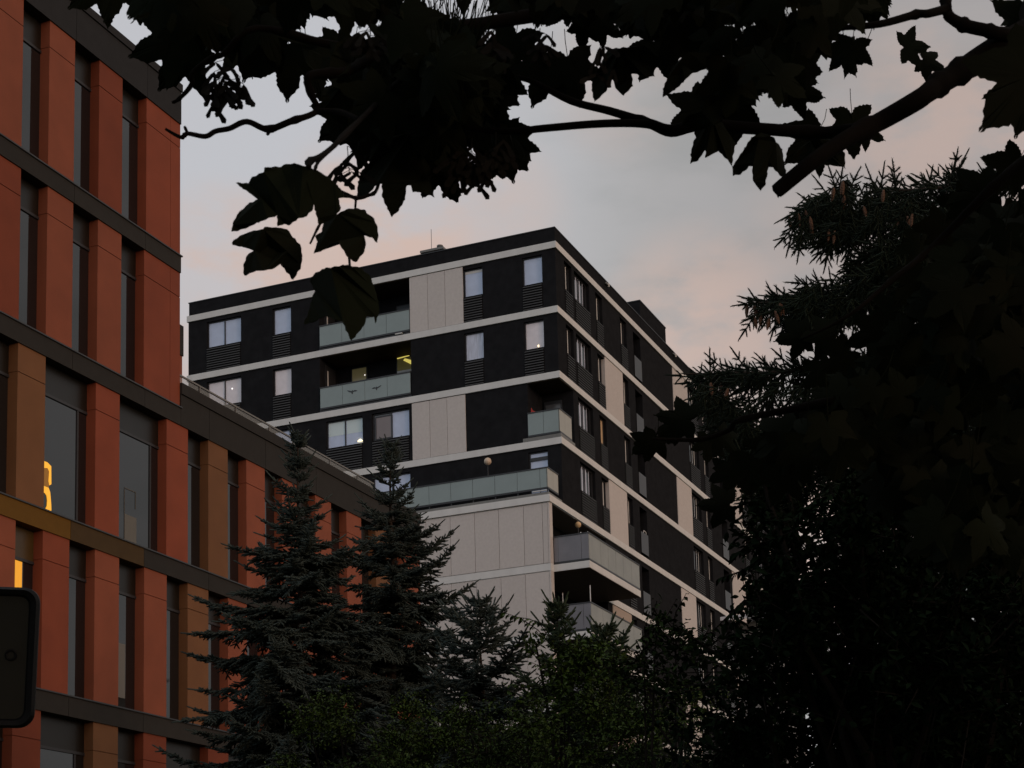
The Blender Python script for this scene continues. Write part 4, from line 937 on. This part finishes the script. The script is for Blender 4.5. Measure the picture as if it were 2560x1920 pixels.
ML = [maple_leaf(.10, .10, 1), maple_leaf(.32, .10, 2), maple_leaf(-.05, .45, 3), maple_leaf(.18, .25, 4), maple_leaf(.45, .50, 5)]
MP = at(2900, 60, 3.9); mx, my = MP[0]+.15, MP[1]-.55
mp = thing('maple_tree', 'dark maple overhead whose leafy boughs frame the top and right of the view', 'maple', (mx, my, 0))
bark = mat('maple_bark', (.009, .0075, .006), .9, .08, .3, 14)
tk = MB(); tk.tube([(mx, my, 0), (mx+.03, my, 1.2), (mx-.02, my+.03, 2.4), (mx, my, 3.4), (mx-.1, my+.1, 5.0), (mx-.1, my, 6.5)], [.17, .14, .13, .12, .08, .03], 12); tk.build('trunk', bark, mp, True)
def limb(pts, rads, nm='branch'):
    """limb through points (x, y, distance); smoothed a little, with small nodes along it"""
    Q = [at(*p) if len(p) == 3 else np.array(p[0]) for p in pts]; out_ = []; ro_ = []
    for i in range(len(Q)-1):
        p0, p1, p2, p3 = Q[max(i-1, 0)], Q[i], Q[i+1], Q[min(i+2, len(Q)-1)]
        for k in range(5):
            f = k/5; out_.append(.5*((2*p1)+(-p0+p2)*f+(2*p0-5*p1+4*p2-p3)*f*f+(-p0+3*p1-3*p2+p3)*f**3)); ro_.append(rads[i]*(1-f)+rads[i+1]*f)
    out_.append(Q[-1]); ro_.append(rads[-1]); rr = random.Random(len(pts)*7+int(pts[0][0]) if len(pts[0]) == 3 else 3)
    ro_ = [r*(1.0+(.28 if rr.random() < .16 else 0)) for r in ro_]
    m = MB(); m.tube(out_, ro_, 8); return m.build(nm, bark, mp, True)
T0 = ((mx, my, 3.2),); T1 = ((mx-.05, my+.05, 4.2),)
limb([T0, (2720, 20, 3.6), (2590, 80, 3.35), (2510, 118, 3.25), (2416, 169, 3.2), (2346, 212, 3.15), (2299, 247, 3.1), (2205, 301, 3.1), (2120, 345, 3.05), (2040, 398, 3.0), (1950, 471, 3.0), (1941, 479, 3.0), (1937, 483, 3.0)], [.055, .042, .034, .028, .021, .019, .017, .016, .015, .0135, .0128, .011, .004])
limb([(2540, 95, 3.25), (2475, 78, 3.2), (2420, 66, 3.2), (2385, 50, 3.2), (2368, 30, 3.2), (2362, -30, 3.25), (2350, -120, 3.3)], [.012, .011, .011, .010, .010, .009, .008])
limb([(2366, 22, 3.2), (2320, 34, 3.15), (2290, 36, 3.15), (2200, 60, 3.1), (2100, 70, 3.1)], [.008, .007, .007, .006, .004])
limb([(2240, 280, 3.12), (2100, 330, 3.3), (1900, 322, 3.3), (1752, 312, 3.3), (1678, 327, 3.3), (1622, 308, 3.3), (1526, 278, 3.35), (1427, 252, 3.4), (1320, 200, 3.4), (1240, 190, 3.4)], [.012, .011, .011, .0115, .0115, .009, .008, .007, .005, .003])
limb([(1640, 314, 3.3), (1587, 308, 3.28), (1487, 310, 3.25), (1357, 321, 3.2), (1283, 328, 3.2), (1180, 322, 3.2), (1100, 280, 3.2)], [.008, .0075, .007, .0065, .006, .005, .004])
limb([T1, (2800, -260, 3.9), (2400, -150, 3.6), (1900, -70, 3.5), (1500, 10, 3.4), (1150, 70, 3.3), (960, 120, 3.2), (820, 110, 3.1), (640, 70, 3.0), (560, 134, 3.0), (530, 143, 3.0), (482, 182, 3.0), (478, 213, 3.0), (448, 247, 3.0), (430, 257, 3.0)], [.045, .032, .024, .018, .014, .011, .009, .007, .005, .0045, .004, .004, .0042, .003, .002])
limb([(960, 120, 3.2), (900, 160, 3.1), (860, 180, 3.0), (773, 190, 2.95), (778, 235, 2.95), (791, 278, 2.95), (725, 304, 2.9), (669, 323, 2.9), (617, 304, 2.9), (574, 321, 2.9), (539, 328, 2.9), (513, 341, 2.9), (469, 334, 2.9), (452, 343, 2.9), (413, 322, 2.9)], [.009, .008, .008, .007, .0055, .005, .0052, .005, .0045, .0042, .004, .004, .0035, .0032, .002])
limb([(469, 334, 2.9), (461, 315, 2.9)], [.003, .0015]); limb([(617, 304, 2.9), (669, 325, 2.9), (667, 338, 2.9)], [.003, .0035, .002])
limb([(791, 278, 2.95), (850, 280, 2.9), (900, 300, 2.8)], [.005, .005, .004])
limb([(1000, 200, 3.1), (930, 270, 2.9), (856, 343, 2.4), (830, 369, 2.3), (800, 392, 2.2), (773, 404, 2.15), (773, 419, 2.12)], [.005, .0042, .0038, .0034, .0036, .0042, .003])
limb([(958, 383, 3.1), (943, 471, 3.0), (916, 490, 2.95), (890, 495, 2.9), (860, 482, 2.85), (835, 470, 2.8)], [.0035, .003, .003, .0033, .0025, .002]); limb([(890, 495, 2.9), (840, 495, 2.8), (800, 560, 2.8), (775, 610, 2.8)], [.0022, .002, .002, .0016]); limb([(890, 495, 2.9), (888, 521, 2.9)], [.0022, .002])
limb([(860, 345, 2.5), (800, 400, 2.4), (787, 425, 2.3)], [.0022, .0022, .002]); limb([(873, 645, 2.9), (875, 672, 2.7)], [.0022, .002])
limb([((mx, my, 2.9),), (2800, 700, 4.2), (2560, 860, 4.2), (2300, 960, 4.0), (2100, 1000, 3.9), (1860, 1047, 3.8), (1826, 1073, 3.8), (1773, 1094, 3.8), (1724, 1100, 3.8), (1632, 1097, 3.8)], [.04, .022, .017, .012, .010, .007, .006, .0055, .005, .003])
limb([((mx, my, 3.0),), (2800, 300, 4.0), (2600, 380, 3.9), (2480, 470, 3.8), (2330, 620, 3.8), (2230, 700, 3.7), (2120, 790, 3.6), (2000, 850, 3.6)], [.04, .02, .015, .010, .008, .006, .004, .002])
LV = {i: [] for i in range(5)}; FAR = []; pet = MB(); RL = np.random.default_rng(4)
def leaf_px(x, y, ang, lpx, size=.125, tilt=0.0, roll=0.0, k=None, petl=.5, side=0.0):
    """one leaf: stalk joint seen at (x, y), middle lobe pointing at image angle ang, lpx long on the frame"""
    a = math.radians(ang); D = RT*math.cos(a)+UP*math.sin(a)+F_*tilt; D /= np.linalg.norm(D)
    dist = size*FPX/lpx; p = at(x, y, dist)
    N = -F_+RT*roll+UP*side
    LV[int(RL.integers(5)) if k is None else k].append((p, D, N, size))
    if petl: 
        q = p-D*size*petl*.6+UP*size*(.15+petl*.5); pet.tube([p, (p+q)/2-D*.01, q], .0011, 3, False)
# leaves that can be told apart along the edge of the crown
for a in (           (1095, 400, 300, 110, .12, .2, .3, 1), (930, 300, 200, 130, .12, 0, .2, 0), (880, 226, 190, 95, .11, 0, .4, 2), (869, 280, 225, 100, .11, 0, .2, 0), (873, 120, 215, 90, .11, .2, .5, 2), (850, 105, 250, 90, .11, 0, 0, 1),
          (1243, 342, 290, 118, .12, 0, 0, 0), (1238, 335, 320, 118, .12, .2, .3, 1),  (1370, 155, 250, 115, .12, 0, 0, 0), (1420, 150, 285, 115, .12, 0, .2, 0),
           (2043, 335, 222, 108, .12, 0, .2, 0), (1856, 208, 190, 105, .12, 0, .3, 0), (1850, 260, 205, 115, .12, .1, .3, 1), (1760, 265, 215, 105, .12, .1, .3, 2),
          (451, 92, 200, 130, .12, 0, .2, 0), (470, 120, 232, 120, .12, .1, .3, 0), (268, -50, 215, 110, .11, 0, .2, 0), (300, -60, 250, 110, .11, 0, 0, 0), (360, -40, 262, 90, .11, 0, .2, 1), (721, 120, 268, 125, .12, 0, 0, 0), (640, 85, 255, 115, .12, 0, .2, 0), (770, 130, 285, 110, .12, 0, .2, 0), (560, 30, 225, 120, .12, 0, .2, 0), (600, 120, 290, 80, .10, 0, .4, 2),
          (2263, 118, 10, 70, .11, .3, .2, 0), (2592, 170, 228, 195, .125, 0, .1, 0), (2600, 60, 205, 140, .12, 0, 0, 0), (2580, 200, 255, 140, .12, 0, .2, 0), (2555, 40, 150, 60, .10, 0, .4, 1), (2310, 150, 340, 60, .1, .3, .4, 2), (2160, 320, 330, 60, .10, .2, .5, 2), (1160, 180, 250, 120, .12, 0, .2, 0), (1290, 90, 255, 110, .12, 0, 0, 0),
          (1000, 330, 255, 140, .12, 0, .1, 0), (1120, 300, 280, 130, .12, 0, 0, 0), (1170, 250, 300, 110, .12, 0, .2, 0), (1640, 110, 300, 110, .12, 0, .2, 0), (2130, 290, 280, 100, .12, .1, .3, 1), (1700, 60, 250, 120, .12, 0, .2, 0),
          # reaching in from the right, lower down
          (1722, 1050, 170, 105, .12, .2, .6, 2), (1700, 1060, 200, 80, .11, .2, .8, 2), (1640, 1095, 250, 80, .11, 0, .5, 1), (1625, 1100, 215, 70, .10, .2, .6, 2), (1775, 1100, 262, 75, .11, 0, .3, 0), (1800, 1085, 310, 80, .11, .2, .5, 2), (1850, 1170, 235, 90, .12, 0, .2, 0), (1830, 1180, 200, 80, .11, .2, .5, 1), (1820, 1262, 180, 95, .12, .1, .7, 2), (1880, 1150, 270, 110, .12, 0, .2, 0), (1960, 1180, 250, 110, .12, 0, .2, 0), (1930, 1120, 220, 100, .12, 0, .2, 0), (2010, 838, 190, 90, .12, .1, .7, 2), (2075, 835, 185, 90, .12, .1, .6, 2), (2085, 850, 225, 85, .12, 0, .3, 0), (2240, 778, 195, 95, .12, .1, .6, 1), (2545, 408, 225, 100, .12, .2, .8, 2), (2470, 480, 195, 110, .12, .1, .7, 2), (2420, 500, 235, 90, .12, .1, .5, 1), (2360, 560, 240, 95, .12, .1, .5, 0), (2300, 600, 260, 80, .11, .1, .5, 2), (2300, 690, 230, 100, .12, 0, .4, 0), (2200, 830, 200, 110, .12, 0, .3, 0), (2120, 880, 220, 100, .12, 0, .3, 0), (2070, 930, 210, 90, .12, 0, .3, 1)):
    f_ = .78 if a[1] > 700 else .9; leaf_px(a[0], a[1], a[2], a[3]*f_, a[4]*f_, a[5], a[6], a[7])
TR = {  # the leaves that hang clear against the sky: outline, distance, curl
 'a': (400, 0, .7565, 2.45, [(250, 604), (292, 606), (300, 590), (343, 568), (345, 553), (400, 551), (410, 543), (450, 541), (490, 552), (525, 566), (560, 588), (590, 618), (612, 652), (590, 655), (597, 690), (575, 720), (545, 735), (525, 745), (515, 700), (508, 675), (506, 690), (480, 716), (455, 722), (425, 745), (412, 740), (388, 748), (388, 710), (355, 722), (320, 735), (290, 752), (236, 766), (240, 738), (258, 705), (290, 675), (335, 655), (300, 640), (270, 620)]),
 'b': (400, 0, .7565, 2.8, [(237, 803), (262, 780), (300, 765), (340, 757), (345, 750), (390, 752), (420, 757), (440, 785), (465, 812), (470, 850), (466, 880), (440, 925), (425, 905), (398, 872), (380, 885), (350, 893), (318, 895), (278, 910), (275, 880), (287, 845), (312, 826), (270, 815), (240, 810)]),
 'c': (400, 0, .7565, 2.7, [(645, 688), (680, 695), (683, 704), (700, 715), (715, 740), (721, 770), (718, 802), (700, 785), (675, 778), (680, 800), (676, 830), (648, 866), (620, 850), (605, 825), (587, 797), (560, 808), (540, 825), (508, 838), (520, 800), (512, 780), (535, 765), (540, 735), (590, 705), (615, 692)]),
 'd': (0, 0, 1, 2.6, [(760, 810), (770, 785), (776, 765), (787, 726), (775, 700), (785, 685), (810, 672), (862, 663), (897, 668), (925, 690), (940, 730), (946, 758), (949, 778), (938, 808), (935, 792), (916, 791), (914, 804), (903, 824), (891, 836), (878, 852), (868, 830), (857, 804), (813, 789), (787, 804)]),
 'e': (400, 0, .7565, 3.0, [(760, 450), (700, 480), (690, 540), (665, 565), (653, 600), (650, 655), (690, 640), (732, 596), (733, 650), (750, 690), (766, 718), (790, 695), (810, 660), (815, 615), (826, 606), (835, 635), (862, 635), (908, 652), (890, 590), (903, 575), (920, 600), (937, 640), (955, 605), (960, 560), (940, 480), (860, 430)]),
 'l': (1240, 0, .434, 3.1, [(1430, 850), (1400, 900), (1360, 960), (1365, 1015), (1410, 1005), (1450, 970), (1480, 935), (1475, 990), (1480, 1040), (1500, 1070), (1525, 1100), (1555, 1060), (1565, 1000), (1575, 935), (1610, 985), (1640, 1015), (1668, 1030), (1672, 980), (1660, 930), (1650, 860), (1600, 790), (1530, 760), (1470, 790)]),
 'k': (1240, 0, .434, 3.2, [(1170, 740), (1135, 820), (1118, 890), (1120, 945), (1165, 925), (1205, 865), (1205, 910), (1280, 870), (1290, 880), (1340, 930), (1360, 960), (1380, 820), (1300, 700), (1240, 680)]),
 'h': (1240, 0, .434, 3.1, [(640, 280), (590, 400), (555, 440), (550, 520), (565, 590), (600, 560), (640, 520), (672, 458), (690, 510), (735, 552), (790, 495), (785, 420), (840, 440), (915, 442), (910, 400), (960, 340), (850, 260)]),
 'i': (1240, 0, .434, 3.3, [(1100, 300), (1010, 390), (985, 450), (960, 510), (960, 560), (1030, 520), (1080, 475), (1120, 430), (1215, 395), (1230, 300)]),
 'n': (1240, 0, .434, 3.2, [(1230, 380), (1210, 470), (1190, 522), (1280, 505), (1250, 540), (1175, 610), (1185, 640), (1100, 665), (1060, 720), (1160, 760), (1300, 700), (1400, 560), (1380, 400)]),
 'm': (1240, 0, .434, 3.1, [(1880, 800), (1800, 810), (1740, 860), (1695, 945), (1790, 925), (1825, 905), (1815, 960), (1870, 950), (2000, 960), (2015, 975), (2010, 880), (1960, 800)]),
 'g': (400, 0, .7565, 3.2, [(1090, 420), (1100, 520), (1120, 555), (1160, 588), (1178, 560), (1180, 530), (1166, 515), (1200, 532), (1228, 533), (1222, 505), (1195, 475), (1160, 450), (1180, 430), (1130, 400)]),
 't': (400, 0, .7565, 3.1, [(640, 270), (600, 292), (560, 290), (550, 305), (565, 330), (545, 350), (515, 358), (515, 372), (550, 395), (528, 445), (560, 440), (575, 455), (640, 480), (720, 420), (740, 330)]),
 's': (400, 0, .7565, 3.0, [(556, 135), (572, 178), (545, 190), (505, 165), (470, 160), (480, 205), (520, 250), (575, 260), (620, 240), (640, 190), (636, 170), (605, 130), (585, 140)]),
}
for nme_, (ox, oy, kx, dist, pl) in TR.items():
    R_ = np.random.default_rng(ord(nme_)); out_ = []; cxm = np.mean([p[0] for p in pl]); cym = np.mean([p[1] for p in pl]); ext = max(abs(p[0]-cxm) for p in pl)
    for i, p in enumerate(pl):
        q = pl[(i+1) % len(pl)]; L_ = math.hypot(q[0]-p[0], q[1]-p[1])*kx; out_.append(p); k = max(1, int(L_/9))
        for t in range(1, k+1 if k > 1 else 1):
            f = (t-.4)/k; nx, ny = (q[1]-p[1])/(L_/kx), -(q[0]-p[0])/(L_/kx); a_ = R_.uniform(.5, 2.6)/kx*(1 if t % 2 else -.25); out_.append((p[0]+(q[0]-p[0])*f+nx*a_*-1 if False else p[0]+(q[0]-p[0])*f+nx*a_, p[1]+(q[1]-p[1])*f+ny*a_))
    m = MB(); fr_, bk_ = [], []
    for (x, y) in out_:
        w_ = .035*((x-cxm)/ext)**2-.02*math.sin((y-cym)/ext*2)+.01*math.sin(x*.05); P0 = at(ox+x*kx, oy+y*kx, dist+w_); fr_.append(P0); bk_.append(P0+F_*.0006)
    m.poly(fr_); m.poly(bk_[::-1])
    for i in range(len(fr_)): m.quad(fr_[i], fr_[(i+1) % len(fr_)], bk_[(i+1) % len(fr_)], bk_[i])
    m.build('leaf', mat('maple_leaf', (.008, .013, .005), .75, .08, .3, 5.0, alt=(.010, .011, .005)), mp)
def inside(x, y, P):
    c = False; j = len(P)-1
    for i in range(len(P)):
        if (P[i][1] > y) != (P[j][1] > y) and x < (P[j][0]-P[i][0])*(y-P[i][1])/(P[j][1]-P[i][1])+P[i][0]: c = not c
        j = i
    return c
def fill(P, n, d0, d1, down=265, spread=55, holes=(), s0=.062, s1=.100):
    xs = [p[0] for p in P]; ys = [p[1] for p in P]; k = 0; tries = 0
    while k < n and tries < 20000:
        x, y = RL.uniform(min(xs), max(xs)), RL.uniform(min(ys), max(ys)); tries += 1
        if not inside(x, y, P): continue
        sz = RL.uniform(s0, s1); dist = RL.uniform(d0, d1); lp = sz*FPX/dist; a_ = RL.normal(down, spread); lx, ly = x+lp*.42*math.cos(math.radians(a_)), y-lp*.42*math.sin(math.radians(a_))
        if any(math.hypot(lx-h[0], ly-h[1]) < h[2]+lp*.52 for h in holes): continue
        leaf_px(x, y, a_, lp, sz, RL.uniform(-.4, .6), RL.uniform(-.6, .6), None, 1.1 if y > 30 else .3, RL.uniform(-.3, .5)); k += 1
HO = ((1290, 40, 22), (1130, 60, 16), (1340, 150, 14), (1520, 20, 14), (1650, 80, 14), (1820, 60, 16), (2230, 20, 24), (2180, 130, 14), (960, 30, 14), (780, 30, 16), (840, 130, 44), (850, 60, 30), (815, 200, 40), (1210, 60, 48), (1190, 15, 30), (1225, 120, 30), (1090, 25, 20), (1050, 8, 14), (1013, 242, 12), (1005, 290, 14), (1145, 288, 18), (1024, 160, 10), (430, 60, 22), (513, 144, 14), (1379, 56, 26), (1431, 43, 10), (1431, 108, 12), (1479, 143, 20), (1574, 87, 12), (1609, 117, 20), (1770, 43, 14), (1908, 35, 14), (1947, 22, 12), (2000, 17, 22), (1860, 76, 10), (2121, 70, 30), (2045, 172, 28), (1908, 230, 12), (2078, 243, 20), (2151, 213, 22), (1852, 284, 18), (1995, 282, 14), (1882, 339, 10), (1980, 340, 12), (1457, 195, 26), (1739, 187, 26), (2200, 94, 20), (2228, 186, 12), (2266, 211, 9), (2380, 110, 70), (2330, 60, 30), (700, 190, 30), (640, 170, 26), (1310, 190, 26), (640, 20, 9), (560, 75, 8), (730, 60, 8), (910, 120, 9), (960, 205, 9), (1300, 150, 9), (1680, 30, 9), (1830, 150, 9), (1960, 120, 9))
fill([(380, -60), (470, 20), (560, 60), (700, 70), (790, 10), (900, -10), (1000, 60), (930, 130), (915, 230), (960, 300), (1060, 320), (1140, 290), (1200, 220), (1250, 150), (1260, 90), (1400, 80), (1540, 70), (1700, 50), (1790, 110), (1830, 200), (1920, 250), (2030, 230), (2160, 200), (2240, 110), (2200, 20), (2260, -60)], 500, 2.7, 4.4, holes=HO)
fill([(1220, -60), (2260, -60), (2180, 60), (2100, 180), (1900, 190), (1780, 60), (1400, 60)], 90, 3.0, 5.0, holes=HO)
fill([(940, 120), (930, 250), (980, 310), (1120, 290), (1200, 200), (1190, 100)], 100, 2.8, 4.0, holes=HO)
fill([(2620, 470), (2480, 560), (2380, 680), (2290, 790), (2210, 900), (2120, 980), (2050, 1060), (2120, 1130), (2230, 1240), (2400, 1360), (2620, 1420)], 330, 3.4, 5.2, down=235)
fill([(1930, 1070), (1950, 1110), (2080, 1120), (2100, 1000)], 16, 3.5, 4.4, down=235)
# unseen rest of the crown over the photographer, made dense for shade
for i in range(7000):
    az = RL.uniform(-math.pi, math.pi); rr = 6.0*math.sqrt(RL.random()); z = RL.uniform(3.4, 7.2); p = np.array([mx-2.6+rr*math.cos(az), my+1.6+rr*math.sin(az), z])
    v = p-CAM; dz_ = v@F_
    if dz_ > -0.3:
        xx, yy = FPX*(v@RT)/max(dz_, .05)+CX, -FPX*(v@UP)/max(dz_, .05)+CY
        if dz_ < .3 or (-600 < xx < 2760 and yy > -160): continue
    FAR.append((p, unit(RL.normal(size=3)*np.array([1, 1, .5])+np.array([0, 0, -.5])), RL.normal(size=3)*.5+np.array([0, 0, 1.0]), RL.uniform(.13, .19)))
Vs, Fs, o = [], [], 0
for k, l in LV.items():
    P = np.array([q[0] for q in l]); D = unit(np.array([q[1] for q in l])); N = np.array([q[2] for q in l]); sc = np.array([q[3] for q in l])
    V, F = instance(ML[k][0], ML[k][1], frames(D, N), P, sc); Vs.append(V); Fs.append(F+o); o += len(V)
SIMP = [(0, 0.0), (.22, .05), (.60, .12), (.42, .32), (.72, .62), (.30, .52), (0, 1.02), (-.30, .52), (-.72, .62), (-.42, .32), (-.60, .12), (-.22, .05)]
SV_ = np.array([(0, .3, .05)]+[(x, y, -.12*(x*x+y*y)) for x, y in SIMP]); SF_ = np.array([(0, 1+i, 1+(i+1) % 12) for i in range(12)])
V, F = instance(SV_, SF_, frames(np.array([q[1] for q in FAR]), np.array([q[2] for q in FAR])), np.array([q[0] for q in FAR]), np.array([q[3] for q in FAR])); Vs.append(V); Fs.append(F+o)
o += len(V); Vs.append(np.array(pet.v)); Fs.append(np.array([t for f in pet.f for t in ((f[0], f[1], f[2]), (f[0], f[2], f[3]))])+o)
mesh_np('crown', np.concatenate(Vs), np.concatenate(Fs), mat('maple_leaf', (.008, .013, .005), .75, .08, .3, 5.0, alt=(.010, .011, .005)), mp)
# winged seed clusters
def samara(x, y, dist, n, L_=.032, spread=26):
    m = MB(); R_ = random.Random(int(x*3+y)); top = at(x, y, dist)
    ax = at(x+R_.uniform(-6, 6), y+70, dist); m.tube([top, ax], .0009, 3, False)
    for i in range(n):
        f = R_.random(); b = top*(1-f)+ax*f; e = b+RT*R_.uniform(-1, 1)*spread/FPX*dist-UP*R_.uniform(.1, .5)*spread/FPX*dist; m.tube([b, e], .0006, 3, False)
        for s in (-1, 1):
            a = math.radians(-90+s*R_.uniform(12, 50)+R_.uniform(-15, 15)); d = RT*math.cos(a)+UP*math.sin(a)+F_*R_.uniform(-.3, .3); w = np.cross(d, F_); w /= np.linalg.norm(w); w = w*s
            l = L_*R_.uniform(.8, 1.15)
            pts = [e, e+d*l*.18+w*l*.10, e+d*l*.5+w*l*.16, e+d*l*.85+w*l*.22, e+d*l*1.0+w*l*.10, e+d*l*.9-w*l*.06, e+d*l*.45-w*l*.03, e+d*l*.15-w*l*.08]
            m.poly(pts); m.poly([p+F_*.0012 for p in pts][::-1])
    m.build('seed_cluster', mat('samara', (.011, .009, .005), .6, .2, .2, 30), mp)
for (x, y, n) in ((560, 150, 14), (548, 185, 8), (868, 365, 8), (1150, 375, 9), (1200, 390, 12), (1225, 370, 8), (1180, 345, 8), (925, 45, 8), (1100, 235, 6), (1240, 70, 8), (1350, 70, 6), (600, 190, 6), (1510, 110, 5), (1240, 330, 8)): samara(x, y, 3.0, n)
# ================================================================ street sign seen from behind at the lower left
sg = thing('street_sign', 'dark rounded sign plate with a thick black rim at the lower left corner', 'sign', tuple(at(-110, 2600, 5.0)*np.array([1, 1, 0])))
cs = at(-156, 1640, 5.0); k = 5.0/FPX*1.0; tl = math.radians(-2.4)
sx, sy = RT*math.cos(tl)+UP*math.sin(tl)*.2, UP*math.cos(tl)-RT*math.sin(tl)*1.2; sx = sx+F_*.28; sx /= np.linalg.norm(sx); nrm = np.cross(sx, sy); nrm /= np.linalg.norm(nrm)
if nrm@F_ > 0: nrm = -nrm
def rrect(hw, hh, r, off, n=7):
    P = []
    for (cx_, cy_, a0) in ((hw-r, hh-r, 0), (-hw+r, hh-r, 90), (-hw+r, -hh+r, 180), (hw-r, -hh+r, 270)):
        for i in range(n+1): a = math.radians(a0+90*i/n); P.append(cs+sx*(cx_+r*math.cos(a))+sy*(cy_+r*math.sin(a))+nrm*off)
    return P
def ring(Pa, Pb, m):
    n = len(Pa)
    for i in range(n): m.quad(Pa[i], Pa[(i+1) % n], Pb[(i+1) % n], Pb[i])
hw, hh, rr_ = 214*k, 162*k, 36*k
m = MB(); A_ = rrect(hw, hh, rr_, 0); B_ = rrect(hw, hh, rr_, .004); m.poly(B_); m.poly(A_[::-1]); ring(A_, B_, m); m.build('plate', mat('sign_back', (.012, .014, .010), .5, .3, .25, 4), sg)
m = MB(); seq = [rrect(hw-22*k, hh-20*k, 22*k, .0045), rrect(hw-18*k, hh-16*k, 24*k, .014), rrect(hw-6*k, hh-5*k, 32*k, .018), rrect(hw+1*k, hh+1*k, rr_, .008), rrect(hw+1.5*k, hh+1.5*k, rr_, -.006)]
for a, b in zip(seq[:-1], seq[1:]): ring(a, b, m)
m.build('rim', mat('sign_rim', (.003, .003, .0033), .42, .22), sg, True)
m = MB(); c0 = cs+sx*(158*k)+sy*(6*k)+nrm*.006
pr = [c0+sx*(11*k)*math.cos(a*math.pi/8)+sy*(11*k)*math.sin(a*math.pi/8) for a in range(17)]; m.tube(pr, .0035, 6, False); m.build('ring_mark', mat('sign_rim', (.006, .006, .007)), sg)
pb = cs-nrm*.03; m = MB(); m.tube([(pb[0], pb[1], 0), (pb[0], pb[1], pb[2]+.15)], .03, 10); m.build('pole', grey_m, sg)
for o_ in (-.08, .08): m = MB(); q = np.array([pb[0], pb[1], cs[2]+o_]); m.tube([q-sx*.05, q+sx*.05], .012, 6); m.build('bracket', grey_m, sg)

# ================================================================ unseen trees added behind the photographer to shade the near leaves
gleaf = leafmat('shade_tree_and_woodland_leaf', (.016, .026, .010), (.028, .042, .014), .6, 1.0)
GL = ('linden added out of view behind and left of the photographer, for shade', 'linden added out of view straight behind the photographer, for shade', 'linden added out of view behind the photographer, right of the path, for shade', 'linden added out of view right of the path, before the big spruce, for shade', 'tall linden added out of view at the far back, for shade')
for q, (x, y, H_) in enumerate(((-5.5, 6.0, 9.5), (-8.0, .5, 11.0), (-6.0, -6.0, 10.0), (3.0, -8.0, 9.0), (-13, -3, 13.0))):
    R_ = np.random.default_rng(200+q); bl = []
    for i in range(13):
        z = 2.2+(H_-3.0)*((i+.5)/13); a = i*2.4; r = 2.3*math.sin(math.pi*min(.95, .25+.7*(i/13))); bl.append(((x+r*math.cos(a)*.7, y+r*math.sin(a)*.7, z), (1.7, 1.7, 1.2), 620))
    leafy(GL[q], 'tree', (x, y), bl, .27, 1, gleaf, 210+q, name='shade_tree', trunk_r=.16)

# woodland across the open ground to the right, mirrored in the lower office windows
R_ = np.random.default_rng(300); P = []
for i in range(60):
    f = R_.random(); c = np.array([62+f*75+R_.uniform(-4, 4), -16-f*48+R_.uniform(-5, 5), R_.uniform(3, 12.5)]); q = unit(R_.normal(size=(260, 3)))*R_.uniform(.55, 1.0, (260, 1))*np.array([4.2, 4.2, 3.4])+c; P.append(q[q[:, 2] > .3])
P = np.concatenate(P); V, F = instance(OV[0], OV[1], frames(unit(R_.normal(size=P.shape)), R_.normal(size=P.shape)+np.array([0, 0, .6])), P, R_.uniform(.6, 1.2, len(P)))
wo = mesh_np('woodland', V, F, gleaf); kind(wo, 'stuff'); wo['label'] = 'dark woodland across the open ground, right of the apartment building'; wo['category'] = 'woodland'
